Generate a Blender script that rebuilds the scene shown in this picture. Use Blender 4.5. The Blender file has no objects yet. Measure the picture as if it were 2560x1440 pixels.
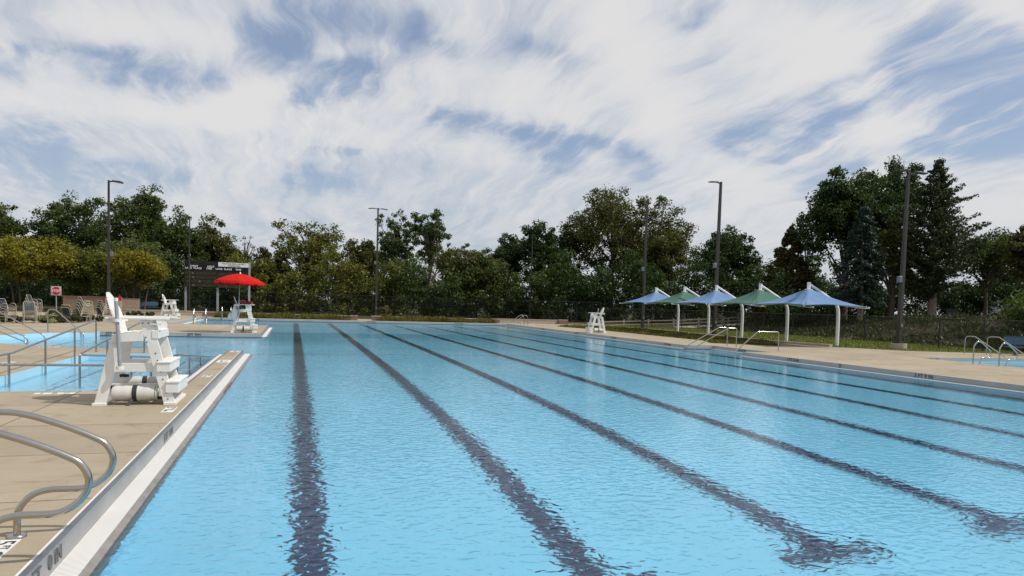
import bpy, math, random
import numpy as np
from mathutils import Vector, Matrix, Quaternion
from mathutils.geometry import tessellate_polygon
S = bpy.context.scene
COL = S.collection
PI = math.pi
rnd = random.Random(7)
# ------------------------------------------------------------------ camera model (used to survey the place)
CAMH = 1.83
F = 1707.0; CY = 848.70
RM = np.array([[0.9521636, -0.30411095, 0.03001684], [-0.0131346, 0.0574082, 0.99826438], [0.30530634, 0.95090527, -0.05066762]])
def ray(x, y): return RM.T @ np.array([(x-1280)/F, -(y-CY)/F, 1.0])
def G(x, y, z=0.0):
    r = ray(x, y); t = (z-CAMH)/r[2]; return (r[0]*t, r[1]*t, z)
def VX(x, y, X):
    r = ray(x, y); t = X/r[0]; return (X, r[1]*t, r[2]*t+CAMH)
def VY(x, y, Y):
    r = ray(x, y); t = Y/r[1]; return (r[0]*t, Y, r[2]*t+CAMH)
def VD(x, y, D):
    r = ray(x, y); return (r[0]*D, r[1]*D, r[2]*D+CAMH)
# ------------------------------------------------------------------ materials
def newmat(n):
    m = bpy.data.materials.new(n); m.use_nodes = True
    return m, m.node_tree, m.node_tree.nodes['Principled BSDF']
def N(t, typ, **k):
    n = t.nodes.new(typ)
    for a, b in k.items(): setattr(n, a, b)
    return n
def setin(n, **k):
    for a, b in k.items(): n.inputs[a.replace('_', ' ')].default_value = b
def L(t, a, b): t.links.new(a, b)
def plain(n, c, rough=.5, metal=0., var=.12, scale=3., bump=0., bscale=30., spec=.5, coord='Object'):
    m, t, b = newmat(n)
    b.inputs['Roughness'].default_value = rough; b.inputs['Metallic'].default_value = metal
    b.inputs['Specular IOR Level'].default_value = spec
    tc = N(t, 'ShaderNodeTexCoord'); no = N(t, 'ShaderNodeTexNoise'); setin(no, Scale=scale, Detail=5., Roughness=.6)
    L(t, tc.outputs[coord], no.inputs['Vector'])
    cr = N(t, 'ShaderNodeValToRGB'); e = cr.color_ramp.elements
    e[0].position = .3; e[1].position = .7
    e[0].color = (*[v*(1-var) for v in c], 1); e[1].color = (*[min(1, v*(1+var)) for v in c], 1)
    L(t, no.outputs['Fac'], cr.inputs[0]); L(t, cr.outputs[0], b.inputs['Base Color'])
    if bump:
        n2 = N(t, 'ShaderNodeTexNoise'); setin(n2, Scale=bscale, Detail=4.); L(t, tc.outputs[coord], n2.inputs['Vector'])
        bp = N(t, 'ShaderNodeBump'); setin(bp, Strength=bump, Distance=.01); L(t, n2.outputs['Fac'], bp.inputs['Height']); L(t, bp.outputs[0], b.inputs['Normal'])
    return m
def foliage(n, cols, transl=.35, rough=.5):
    m, t, b = newmat(n)
    g = N(t, 'ShaderNodeNewGeometry'); cr = N(t, 'ShaderNodeValToRGB'); e = cr.color_ramp.elements
    while len(e) < len(cols): e.new(.5)
    for i, c in enumerate(cols): e[i].position = i/(len(cols)-1); e[i].color = (*c, 1)
    L(t, g.outputs['Random Per Island'], cr.inputs[0]); L(t, cr.outputs[0], b.inputs['Base Color'])
    b.inputs['Roughness'].default_value = rough; b.inputs['Specular IOR Level'].default_value = .25
    tr = N(t, 'ShaderNodeBsdfTranslucent'); mx = N(t, 'ShaderNodeMixShader'); mx.inputs[0].default_value = transl
    mc = N(t, 'ShaderNodeMixRGB', blend_type='MULTIPLY'); mc.inputs[0].default_value = 1; mc.inputs[2].default_value = (1.25, 1.35, .6, 1)
    L(t, cr.outputs[0], mc.inputs[1]); L(t, mc.outputs[0], tr.inputs[0])
    L(t, b.outputs[0], mx.inputs[1]); L(t, tr.outputs[0], mx.inputs[2]); L(t, mx.outputs[0], t.nodes['Material Output'].inputs[0])
    return m
M = {}
def concrete(n, base, period, off, perx=0, offx=0):
    m, t, b = newmat(n)
    tc = N(t, 'ShaderNodeTexCoord'); sep = N(t, 'ShaderNodeSeparateXYZ'); L(t, tc.outputs['Object'], sep.inputs[0])
    n1 = N(t, 'ShaderNodeTexNoise'); setin(n1, Scale=.55, Detail=6., Roughness=.65); L(t, tc.outputs['Object'], n1.inputs['Vector'])
    mp = N(t, 'ShaderNodeMapping'); mp.inputs['Scale'].default_value = (1.2, 14, 1); L(t, tc.outputs['Object'], mp.inputs[0])
    n2 = N(t, 'ShaderNodeTexNoise'); setin(n2, Scale=1.6, Detail=7., Roughness=.7); L(t, mp.outputs[0], n2.inputs['Vector'])
    n3 = N(t, 'ShaderNodeTexNoise'); setin(n3, Scale=45., Detail=4., Roughness=.7); L(t, tc.outputs['Object'], n3.inputs['Vector'])
    a1 = N(t, 'ShaderNodeMath', operation='MULTIPLY_ADD'); L(t, n1.outputs[0], a1.inputs[0]); a1.inputs[1].default_value = .5
    a2 = N(t, 'ShaderNodeMath', operation='MULTIPLY_ADD'); L(t, n2.outputs[0], a2.inputs[0]); a2.inputs[1].default_value = .28
    a3 = N(t, 'ShaderNodeMath', operation='MULTIPLY'); L(t, n3.outputs[0], a3.inputs[0]); a3.inputs[1].default_value = .3
    L(t, a3.outputs[0], a2.inputs[2]); L(t, a2.outputs[0], a1.inputs[2])
    cr = N(t, 'ShaderNodeValToRGB'); e = cr.color_ramp.elements
    e[0].position = .33; e[1].position = .72; e[0].color = (*[v*.74 for v in base], 1); e[1].color = (*[v*1.2 for v in base], 1)
    L(t, a1.outputs[0], cr.inputs[0])
    # saw-cut joints
    def groove(sock, per, of, w):
        s = N(t, 'ShaderNodeMath', operation='SUBTRACT'); L(t, sock, s.inputs[0]); s.inputs[1].default_value = of
        p = N(t, 'ShaderNodeMath', operation='PINGPONG'); L(t, s.outputs[0], p.inputs[0]); p.inputs[1].default_value = per/2
        l = N(t, 'ShaderNodeMath', operation='LESS_THAN'); L(t, p.outputs[0], l.inputs[0]); l.inputs[1].default_value = w
        return l.outputs[0]
    g = groove(sep.outputs['Y'], period, off, .009)
    if perx:
        g2 = groove(sep.outputs['X'], perx, offx, .009)
        mx = N(t, 'ShaderNodeMath', operation='MAXIMUM'); L(t, g, mx.inputs[0]); L(t, g2, mx.inputs[1]); g = mx.outputs[0]
    # wear spots / stains
    vo = N(t, 'ShaderNodeTexNoise'); setin(vo, Scale=2.3, Detail=3., Roughness=.5, Distortion=.6); L(t, tc.outputs['Object'], vo.inputs['Vector'])
    sr = N(t, 'ShaderNodeValToRGB'); sr.color_ramp.elements[0].position = .58; sr.color_ramp.elements[1].position = .70
    L(t, vo.outputs[0], sr.inputs[0])
    ms = N(t, 'ShaderNodeMixRGB', blend_type='MULTIPLY'); L(t, sr.outputs[0], ms.inputs[0]); ms.inputs[2].default_value = (.82, .79, .76, 1); L(t, cr.outputs[0], ms.inputs[1])
    def cell(sock, per, of):
        s = N(t, 'ShaderNodeMath', operation='SUBTRACT'); L(t, sock, s.inputs[0]); s.inputs[1].default_value = of
        d = N(t, 'ShaderNodeMath', operation='DIVIDE'); L(t, s.outputs[0], d.inputs[0]); d.inputs[1].default_value = per
        f = N(t, 'ShaderNodeMath', operation='FLOOR'); L(t, d.outputs[0], f.inputs[0]); return f.outputs[0]
    cc_ = N(t, 'ShaderNodeCombineXYZ'); L(t, cell(sep.outputs['X'], perx or 4., offx), cc_.inputs[0]); L(t, cell(sep.outputs['Y'], period, off), cc_.inputs[1])
    wn_ = N(t, 'ShaderNodeTexWhiteNoise', noise_dimensions='2D'); L(t, cc_.outputs[0], wn_.inputs['Vector'])
    wr = N(t, 'ShaderNodeMapRange'); setin(wr, To_Min=.90, To_Max=1.06); L(t, wn_.outputs['Value'], wr.inputs['Value'])
    mt = N(t, 'ShaderNodeVectorMath', operation='SCALE'); L(t, ms.outputs[0], mt.inputs[0]); L(t, wr.outputs[0], mt.inputs['Scale'])
    vc = N(t, 'ShaderNodeTexVoronoi', feature='DISTANCE_TO_EDGE'); setin(vc, Scale=.33); wv = N(t, 'ShaderNodeVectorMath', operation='ADD'); L(t, tc.outputs['Object'], wv.inputs[0]); L(t, n1.outputs['Color'], wv.inputs[1]); L(t, wv.outputs[0], vc.inputs['Vector'])
    ck = N(t, 'ShaderNodeMath', operation='LESS_THAN'); L(t, vc.outputs['Distance'], ck.inputs[0]); ck.inputs[1].default_value = .0011
    cm = N(t, 'ShaderNodeMath', operation='MULTIPLY'); L(t, ck.outputs[0], cm.inputs[0]); cm.inputs[1].default_value = .55
    gx = N(t, 'ShaderNodeMath', operation='MAXIMUM'); L(t, cm.outputs[0], gx.inputs[0]); L(t, g, gx.inputs[1]); g = gx.outputs[0]
    m2 = N(t, 'ShaderNodeMixRGB'); L(t, g, m2.inputs[0]); L(t, mt.outputs[0], m2.inputs[1]); m2.inputs[2].default_value = (base[0]*.3, base[1]*.28, base[2]*.25, 1)
    L(t, m2.outputs[0], b.inputs['Base Color']); b.inputs['Roughness'].default_value = .88; b.inputs['Specular IOR Level'].default_value = .25
    bp = N(t, 'ShaderNodeBump'); setin(bp, Strength=.35, Distance=.004); L(t, n3.outputs[0], bp.inputs['Height']); L(t, bp.outputs[0], b.inputs['Normal'])
    return m
M['deck'] = concrete('concrete', (.338, .284, .206), 1.93, 12.62, 3.55, -3.72)
M['kerb'] = plain('kerb_concrete', (.36, .31, .25), .9, bump=.3)
M['coping'] = plain('grey_coping', (.33, .33, .325), .5, var=.1, scale=1.2, bump=.05)
M['steel'] = plain('stainless', (.46, .44, .41), .2, 1., var=.06, scale=9.)
M['steelsheet'] = plain('steel_sheet', (.42, .42, .42), .38, .75, var=.12, scale=2.5)
M['steeldark'] = plain('steel_edge', (.22, .23, .25), .35, .8, var=.15, scale=4)
M['lip'] = plain('gutter_lip', (.21, .195, .185), .6, 0., var=.2, scale=7)
M['white'] = plain("white_lumber", (.74, .73, .70), .45, var=.07, scale=4)
M['whitepost'] = plain('white_paint', (.74, .74, .74), .4, var=.04, scale=1.5)
M['bolt'] = plain('bolt', (.05, .05, .055), .5)
M['black'] = plain('black_strap', (.02, .02, .022), .7)
M['black_letter'] = plain('black_letters', (.025, .027, .03), .6)
M['grey_letter'] = plain('etched_letters', (.11, .11, .115), .55)
M['white_letter'] = plain('white_letters', (.8, .8, .8), .6)
M['tile'] = plain('marker_tile', (.66, .66, .64), .5)
M['red'] = plain('red_canvas', (.46, .013, .010), .9, var=.1, scale=6, spec=.12)
M['redsign'] = plain('red_sign', (.42, .012, .016), .4)
M['redtube'] = plain('red_vinyl', (.35, .02, .02), .45)
M['rust'] = plain('faded_red', (.15, .055, .05), .7, var=.6, scale=14)
M['backwhite'] = plain('sign_backing', (.34, .34, .34), .5)
M['signwhite'] = plain('sign_white', (.72, .72, .70), .5)
M['galv'] = plain('galvanised', (.36, .38, .40), .5, .35, var=.2, scale=3)
M['bronze'] = plain('bronze_paint', (.030, .025, .021), .5, 0., var=.2, scale=2)
M['lampgrey'] = plain('lamp_grey', (.11, .12, .13), .45)
M['boxgrey'] = plain('box_grey', (.13, .145, .17), .5)
M['navy'] = plain('navy_mesh', (.035, .09, .15), .5)
M['strap'] = plain('teal_strap', (.018, .036, .05), .5, var=.3, scale=9)
M['cream'] = plain('cream_tube', (.46, .405, .31), .4)
M['fencewire'] = plain('black_wire', (.012, .012, .012), .5)
M['wood'] = plain('weathered_wood', (.22, .19, .16), .85, var=.3, scale=4)
M['bag'] = plain('white_plastic', (.66, .67, .68), .35, var=.1, scale=12, bump=.8, bscale=20)
M['board'] = plain('board_dark', (.030, .027, .020), .85, var=.35, scale=2.2, spec=.1)
M['boardband'] = plain('board_band', (.012, .014, .020), .7, var=.1, spec=.15)
M['boardrow'] = plain('board_row', (.045, .040, .026), .8, var=.4, scale=3, spec=.1)
M['amber'] = plain('board_amber', (.13, .12, .06), .5)
M['canvas_roll'] = None
M['shadeblue'] = plain('shade_blue', (.135, .225, .38), .9, var=.12, scale=1.1, spec=.15)
M['shadegreen'] = plain('shade_green', (.07, .145, .115), .9, var=.12, scale=1.1, spec=.15)
M['bark'] = plain('bark', (.09, .07, .052), .9, var=.35, scale=3, bump=.6, bscale=8)
M['barkpale'] = plain('pale_bark', (.20, .155, .125), .9, var=.3, scale=3, bump=.6, bscale=8)
M['roofgrey'] = plain('pale_siding', (.5, .5, .52), .7)
M['darksign'] = plain('dark_sign', (.02, .025, .04), .4)
# white roll with mildew stains toward the underside (a stain that belongs to the cloth)
def rollmat():
    m, t, b = newmat('dirty_vinyl'); tc = N(t, 'ShaderNodeTexCoord'); sp = N(t, 'ShaderNodeSeparateXYZ'); L(t, tc.outputs['Object'], sp.inputs[0])
    no = N(t, 'ShaderNodeTexNoise'); setin(no, Scale=9., Detail=6., Roughness=.7); L(t, tc.outputs['Object'], no.inputs['Vector'])
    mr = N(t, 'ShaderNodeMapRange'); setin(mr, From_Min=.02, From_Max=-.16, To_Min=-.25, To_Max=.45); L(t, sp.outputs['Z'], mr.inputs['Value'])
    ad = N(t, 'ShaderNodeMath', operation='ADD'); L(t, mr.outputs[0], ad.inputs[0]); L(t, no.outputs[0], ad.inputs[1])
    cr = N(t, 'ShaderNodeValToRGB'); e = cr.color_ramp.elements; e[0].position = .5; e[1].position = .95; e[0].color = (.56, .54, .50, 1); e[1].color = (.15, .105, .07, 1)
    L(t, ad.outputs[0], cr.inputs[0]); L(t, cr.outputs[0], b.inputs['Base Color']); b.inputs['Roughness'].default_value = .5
    return m
M['canvas_roll'] = rollmat()
# grating: white ribs across the gutter
def gratemat():
    m, t, b = newmat('gutter_grate'); tc = N(t, 'ShaderNodeTexCoord'); sp = N(t, 'ShaderNodeSeparateXYZ'); L(t, tc.outputs['Object'], sp.inputs[0])
    p = N(t, 'ShaderNodeMath', operation='PINGPONG'); L(t, sp.outputs['Y'], p.inputs[0]); p.inputs[1].default_value = .0125
    r = N(t, 'ShaderNodeMapRange'); setin(r, From_Min=0., From_Max=.009, To_Min=0., To_Max=1.); L(t, p.outputs[0], r.inputs['Value'])
    no = N(t, 'ShaderNodeTexNoise'); setin(no, Scale=2.5, Detail=5.); L(t, tc.outputs['Object'], no.inputs['Vector'])
    mx = N(t, 'ShaderNodeMixRGB'); L(t, r.outputs[0], mx.inputs[0]); mx.inputs[1].default_value = (.30, .30, .29, 1); mx.inputs[2].default_value = (.84, .83, .80, 1)
    m2 = N(t, 'ShaderNodeMixRGB', blend_type='MULTIPLY'); m2.inputs[0].default_value = .12; L(t, mx.outputs[0], m2.inputs[1]); L(t, no.outputs[0], m2.inputs[2])
    L(t, m2.outputs[0], b.inputs['Base Color']); b.inputs['Roughness'].default_value = .55
    bp = N(t, 'ShaderNodeBump'); setin(bp, Strength=.6, Distance=.006); L(t, r.outputs[0], bp.inputs['Height']); L(t, bp.outputs[0], b.inputs['Normal'])
    return m
M['grate'] = gratemat()
def brickmat(n, c1, c2, mortar, sx=.4, sz=.2):
    m, t, b = newmat(n); tc = N(t, 'ShaderNodeTexCoord'); sp = N(t, 'ShaderNodeSeparateXYZ'); L(t, tc.outputs['Object'], sp.inputs[0])
    ad = N(t, 'ShaderNodeMath', operation='ADD'); L(t, sp.outputs['X'], ad.inputs[0]); L(t, sp.outputs['Y'], ad.inputs[1])
    cb = N(t, 'ShaderNodeCombineXYZ'); L(t, ad.outputs[0], cb.inputs[0]); L(t, sp.outputs['Z'], cb.inputs[1])
    br = N(t, 'ShaderNodeTexBrick'); setin(br, Scale=1., Mortar_Size=.008, Brick_Width=sx, Row_Height=sz)
    br.inputs['Color1'].default_value = (*c1, 1); br.inputs['Color2'].default_value = (*c2, 1); br.inputs['Mortar'].default_value = (*mortar, 1)
    L(t, cb.outputs[0], br.inputs['Vector']); L(t, br.outputs['Color'], b.inputs['Base Color']); b.inputs['Roughness'].default_value = .9
    return m
M['tanblock'] = brickmat('tan_block', (.36, .27, .19), (.31, .23, .165), (.22, .18, .14))
M['redbrick'] = brickmat('red_brick', (.20, .09, .065), (.15, .075, .055), (.2, .17, .14), .22, .075)
M['poolpaint'] = plain('pool_paint', (.25, .60, .775), .5, var=.05, scale=.8)
M['poolpale'] = plain('pale_pool_paint', (.38, .63, .77), .5, var=.04, scale=.8)
M['lanetile'] = plain('lane_tile', (.007, .016, .06), .5)
def grassmat(n, a, b_, c_, scale=1.2):
    m, t, b = newmat(n); tc = N(t, 'ShaderNodeTexCoord')
    n1 = N(t, 'ShaderNodeTexNoise'); setin(n1, Scale=scale, Detail=8., Roughness=.75); L(t, tc.outputs['Object'], n1.inputs['Vector'])
    cr = N(t, 'ShaderNodeValToRGB'); e = cr.color_ramp.elements; e.new(.5)
    for i, (p, c) in enumerate(((.3, a), (.52, b_), (.72, c_))): e[i].position = p; e[i].color = (*c, 1)
    L(t, n1.outputs[0], cr.inputs[0]); L(t, cr.outputs[0], b.inputs['Base Color']); b.inputs['Roughness'].default_value = .9; b.inputs['Specular IOR Level'].default_value = .15
    n2 = N(t, 'ShaderNodeTexNoise'); setin(n2, Scale=22., Detail=6., Roughness=.8); L(t, tc.outputs['Object'], n2.inputs['Vector'])
    bp = N(t, 'ShaderNodeBump'); setin(bp, Strength=.9, Distance=.06); L(t, n2.outputs[0], bp.inputs['Height']); L(t, bp.outputs[0], b.inputs['Normal'])
    return m
M['lawn'] = grassmat('lawn', (.08, .105, .022), (.11, .135, .028), (.14, .145, .045))
M['earth'] = grassmat('earth', (.035, .035, .015), (.05, .05, .022), (.075, .065, .035), .5)
M['bank'] = grassmat('bank_soil', (.028, .024, .014), (.045, .038, .024), (.07, .055, .042), 1.5)
M['grassblade'] = foliage('grass_blades', [(.08, .10, .018), (.11, .13, .025), (.15, .14, .04)], .3)
M['bedblade'] = foliage('bed_plants', [(.05, .07, .014), (.09, .105, .02), (.17, .15, .03), (.18, .11, .04)], .3)
M['juniper'] = foliage('juniper', [(.02, .032, .012), (.04, .05, .016), (.075, .065, .02)], .2)
M['palebush'] = foliage('pale_plant', [(.25, .25, .12), (.35, .33, .2), (.12, .15, .05)], .3)
M['weed'] = foliage('weeds', [(.02, .036, .011), (.034, .054, .015), (.055, .066, .026), (.09, .065, .045)], .3)
FM = {
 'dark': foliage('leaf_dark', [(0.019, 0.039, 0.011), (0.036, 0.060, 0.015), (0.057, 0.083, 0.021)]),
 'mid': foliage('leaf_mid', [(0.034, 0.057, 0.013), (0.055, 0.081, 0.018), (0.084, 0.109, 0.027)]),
 'olive': foliage('leaf_olive', [(0.040, 0.053, 0.011), (0.069, 0.075, 0.017), (0.106, 0.100, 0.025)]),
 'gold': foliage('leaf_gold', [(0.094, 0.100, 0.013), (0.188, 0.169, 0.015), (0.288, 0.219, 0.020)]),
 'greengold': foliage('leaf_greengold', [(0.046, 0.071, 0.014), (0.091, 0.109, 0.018), (0.182, 0.169, 0.023)]),
 'yellow': foliage('leaf_yellowish', [(0.045, 0.063, 0.013), (0.089, 0.101, 0.017), (0.216, 0.191, 0.029)]),
 'pale': foliage('leaf_pale', [(0.055, 0.076, 0.022), (0.098, 0.120, 0.039), (0.131, 0.142, 0.055)]),
 'spruce': foliage('needles_blue', [(0.016, 0.029, 0.021), (0.027, 0.045, 0.035), (0.044, 0.064, 0.054)], .12),
 'pine': foliage('needles', [(0.024, 0.036, 0.014), (0.039, 0.053, 0.019), (0.066, 0.073, 0.026)], .15),
 'brown': foliage('leaf_brownish', [(0.038, 0.043, 0.012), (0.062, 0.053, 0.018), (0.094, 0.070, 0.025)]),
}
# ------------------------------------------------------------------ mesh helpers
class MB:
    def __init__(s): s.v = []; s.f = []; s.sm = []
    def add(s, vs, fs, smooth=False):
        o = len(s.v); s.v += [tuple(v) for v in vs]; s.f += [tuple(i+o for i in f) for f in fs]; s.sm += [smooth]*len(fs); return s
    def box(s, x0, x1, y0, y1, z0, z1):
        return s.add([(x0,y0,z0),(x1,y0,z0),(x1,y1,z0),(x0,y1,z0),(x0,y0,z1),(x1,y0,z1),(x1,y1,z1),(x0,y1,z1)],
                     [(0,3,2,1),(4,5,6,7),(0,1,5,4),(1,2,6,5),(2,3,7,6),(3,0,4,7)])
    def bar(s, p0, p1, w, h, up=(0,0,1), ends=None):
        """beam from p0 to p1; w across (side), h along 'up'"""
        p0 = Vector(p0); p1 = Vector(p1); d = (p1-p0).normalized(); u = Vector(up); u = (u-d*u.dot(d)).normalized(); r = d.cross(u)
        w0, w1 = (w, w) if not ends else ends
        vs = []
        for p, ww, hh in ((p0, w0, h), (p1, w1, h*(w1/w0) if ends else h)):
            for a, b in ((-1,-1),(1,-1),(1,1),(-1,1)): vs.append(p+r*(a*ww/2)+u*(b*hh/2))
        return s.add(vs, [(0,1,2,3),(7,6,5,4),(0,4,5,1),(1,5,6,2),(2,6,7,3),(3,7,4,0)])
    def slab(s, pts, y0, y1):
        """polygon in XZ extruded along Y"""
        n = len(pts); vs = [(p[0], y0, p[1]) for p in pts]+[(p[0], y1, p[1]) for p in pts]
        fs = [tuple(range(n)), tuple(range(2*n-1, n-1, -1))]+[(i, i+n, (i+1)%n+n, (i+1)%n) for i in range(n)]
        return s.add(vs, fs)
    def tube(s, pts, r, n=10, rr=None, cap=True):
        P = [Vector(p) for p in pts]; k = len(P); T = []
        for i in range(k):
            a = P[max(0, i-1)]; b = P[min(k-1, i+1)]; T.append((b-a).normalized())
        up = Vector((0,0,1)) if abs(T[0].z) < .9 else Vector((1,0,0))
        u = (up-T[0]*up.dot(T[0])).normalized(); vs = []
        for i in range(k):
            u = (u-T[i]*u.dot(T[i])).normalized(); w = T[i].cross(u); q = rr[i] if rr else r
            for j in range(n):
                a = 2*PI*j/n; vs.append(P[i]+u*(math.cos(a)*q)+w*(math.sin(a)*q))
        fs = [(i*n+j, i*n+(j+1)%n, (i+1)*n+(j+1)%n, (i+1)*n+j) for i in range(k-1) for j in range(n)]
        s.add(vs, fs, True)
        if cap: s.add(vs[:n], [tuple(range(n-1, -1, -1))]); s.add(vs[-n:], [tuple(range(n))])
        return s
    def cyl(s, c, r, h, n=20, r2=None):
        return s.tube([c, (c[0], c[1], c[2]+h)], r, n, rr=[r, r2 if r2 is not None else r])
    def build(s, name, mat, parent=None, loc=None, rot=None, bevel=0):
        me = bpy.data.meshes.new(name); me.from_pydata(s.v, [], s.f)
        me.polygons.foreach_set('use_smooth', s.sm); me.materials.append(mat); me.update()
        o = bpy.data.objects.new(name, me); COL.objects.link(o)
        if parent is not None: o.parent = parent
        if loc: o.location = loc
        if rot is not None: o.rotation_euler = rot
        if bevel:
            b = o.modifiers.new('bevel', 'BEVEL'); b.width = bevel; b.segments = 1; b.limit_method = 'ANGLE'
        return o
def tag(o, label=None, cat=None, group=None, kind=None):
    for k, v in (('label', label), ('category', cat), ('group', group), ('kind', kind)):
        if v: o[k] = v
    return o
def empty(name, loc, label, cat, group=None, rz=0):
    o = bpy.data.objects.new(name, None); COL.objects.link(o); o.location = loc; o.rotation_euler = (0, 0, rz); o.empty_display_size = .3
    return tag(o, label, cat, group)
def copy_tree(o, parent=None):
    c = o.copy(); COL.objects.link(c)
    if parent is not None: c.parent = parent
    for ch in list(o.children): copy_tree(ch, c)
    return c
def fillet(pts, rad, n=6):
    P = [Vector(p) for p in pts]; out = [P[0]]
    for i in range(1, len(P)-1):
        a = (P[i-1]-P[i]); b = (P[i+1]-P[i]); la, lb = a.length, b.length; a.normalize(); b.normalize()
        th = a.angle(b)
        if th > PI-.05: out.append(P[i]); continue
        t = min(rad/math.tan(th/2), la*.49, lb*.49)
        A = P[i]+a*t; B = P[i]+b*t
        for k in range(n+1):
            q = k/n; out.append(A*(1-q)**2+P[i]*2*q*(1-q)+B*q*q)
    out.append(P[-1]); return out
def poly_sheet(name, outer, z, mat, holes=(), parent=None):
    loops = [[Vector((x, y, 0)) for x, y in outer]]+[[Vector((x, y, 0)) for x, y in h] for h in holes]
    tris = tessellate_polygon(loops); vs = [(p.x, p.y, z) for l in loops for p in l]
    fs = []
    for a, b, c in tris:
        A, B, C_ = Vector(vs[a]), Vector(vs[b]), Vector(vs[c])
        fs.append((a, b, c) if (B-A).cross(C_-A).z > 0 else (a, c, b))
    m = MB(); m.add(vs, fs); return m.build(name, mat, parent)
def text(s, size, mat, parent, mtx, name='lettering', ext=.002, sx=1., align='CENTER', bold=0.):
    cu = bpy.data.curves.new('t', 'FONT'); cu.body = s; cu.size = size; cu.align_x = align; cu.align_y = 'CENTER'; cu.extrude = ext; cu.offset = bold
    cu.space_character = 1.08
    o = bpy.data.objects.new('t', cu); COL.objects.link(o)
    bpy.context.view_layer.update()
    me = bpy.data.meshes.new_from_object(o.evaluated_get(bpy.context.evaluated_depsgraph_get()))
    bpy.data.objects.remove(o); me.name = name; me.materials.clear(); me.materials.append(mat)
    for v in me.vertices: v.co.x *= sx
    ob = bpy.data.objects.new(name, me); COL.objects.link(ob)
    if parent is not None: ob.parent = parent
    ob.matrix_local = mtx; return ob
def frame(o, right, up):
    r = Vector(right).normalized(); u = Vector(up).normalized(); n = r.cross(u)
    return Matrix(((r.x, u.x, n.x, o[0]), (r.y, u.y, n.y, o[1]), (r.z, u.z, n.z, o[2]), (0, 0, 0, 1)))
W = -.2          # water level
# ------------------------------------------------------------------ pools, deck, ground
XL = -1.62; XR = 19.55; YN = 1.2; YF = 62.5
pool = [(XL, YN), (XL, 24.77), (-2.06, 24.77), (-2.06, 14.4), (-5.85, 14.4), (-5.85, 23.35), (-3.72, 23.35), (-3.8, 25.55), (-4.13, 25.6),
        (-5.7, 25.3), (-6.71, 25.8), (-7.92, 26.45), (-8.6, 26.85), (-9.5, 27.45), (-12, 28.8), (-14, 30.0), (-15, 30.6), (-14, 31.3), (-12.2, 31.7), (-11.2, 32.2), (-10.9, 32.7),
        (-10.62, 33.7), (-10.07, 34.6), (-9.5, 35.0), (-8.65, 35.3), (-8.65, 36.4), (-1.52, 36.4), (-1.52, 47.6), (-7.35, 47.6), (-7.35, YF),
        (XR, YF), (XR, 31.0), (21.1, 31.0), (21.1, 26.4), (XR, 26.4), (XR, YN)]
rpool = [(26.9, 8), (45, 8), (45, 23.7), (26.9, 23.7)]
outer = [(-34, -14), (45.5, -14), (45.5, 26), (45.5, 68), (-34, 68)]
deck = poly_sheet('pool_deck', outer, 0, M['deck'], [pool, rpool]); tag(deck, kind='structure')
gm = MB()
for a in ((-3000, -34, -3000, 4000), (45.5, 3000, -3000, 4000), (-34, 45.5, 68, 4000), (-34, 45.5, -3000, -14)):
    gm.add([(a[0], a[2], -.012), (a[1], a[2], -.012), (a[1], a[3], -.012), (a[0], a[3], -.012)], [(0, 1, 2, 3)])
tag(gm.build('ground', M['earth']), kind='structure')
def wallring(name, pts, z0, z1, mat, idx=None):
    m = MB(); n = len(pts)
    for i in range(n):
        if idx is not None and i not in idx: continue
        a, b = pts[i], pts[(i+1)%n]
        m.add([(a[0], a[1], z0), (b[0], b[1], z0), (b[0], b[1], z1), (a[0], a[1], z1)], [(0, 1, 2, 3)])
    return m.build(name, mat)
n = len(pool)
blue_idx = {3, 4, 5, 6, 7, 8, 9, 10, 11, 12, 13, 14, 15, 16, 17, 18, 19, 20, 21, 22, 23, 24}
steel_idx = set(range(n))-blue_idx
cop = wallring('pool_coping', pool, -.17, 0, M['coping'], steel_idx-{0, 1}); tag(cop, kind='structure')
tag(wallring('pool_side', pool, -.2, 0, M['poolpale'], blue_idx), kind='structure')
pw = wallring('pool_wall', pool, -2.4, -.2, M['poolpaint']); tag(pw, kind='structure')
gap = wallring('coping_shadow_line', pool, -.2, -.17, M['bolt'], steel_idx-{0, 1}); tag(gap, kind='structure')  # near-black strip: the shadow gap below the coping, painted as colour
tag(wallring('second_pool_coping', rpool, -.17, 0, M['coping']), kind='structure')
pw2 = wallring('second_pool_wall', rpool, -1.6, -.17, M['poolpaint']); tag(pw2, kind='structure')
PROF = [(0, -1.98), (9, -1.86), (15, -1.62), (24, -1.36), (32, -1.26), (50, -1.30), (56, -1.5), (YF+.1, -1.75)]
def fz(x, y):
    for (a, za), (b, zb) in zip(PROF, PROF[1:]):
        if y <= b: break
    return za+(zb-za)*(y-a)/(b-a)+.10*(x-9)/18
def strip(m, x0, x1, y0, y1, dz=0.):
    ys = [y0]+[q[0] for q in PROF if y0 < q[0] < y1]+[y1]
    for a, b in zip(ys, ys[1:]): m.add([(x0, a, fz(x0, a)+dz), (x1, a, fz(x1, a)+dz), (x1, b, fz(x1, b)+dz), (x0, b, fz(x0, b)+dz)], [(0, 1, 2, 3)])
fl = MB(); strip(fl, -15.2, XR+1.8, 0.5, YF+.1)
floor = fl.build('pool_floor', M['poolpaint']); tag(floor, kind='structure')
fl2 = MB(); fl2.add([(26.8, 7.9, -1.3), (45.1, 7.9, -1.3), (45.1, 23.8, -1.3), (26.8, 23.8, -1.3)], [(0, 1, 2, 3)])
floor2 = fl2.build('second_pool_floor', M['poolpaint']); tag(floor2, kind='structure')
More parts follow.
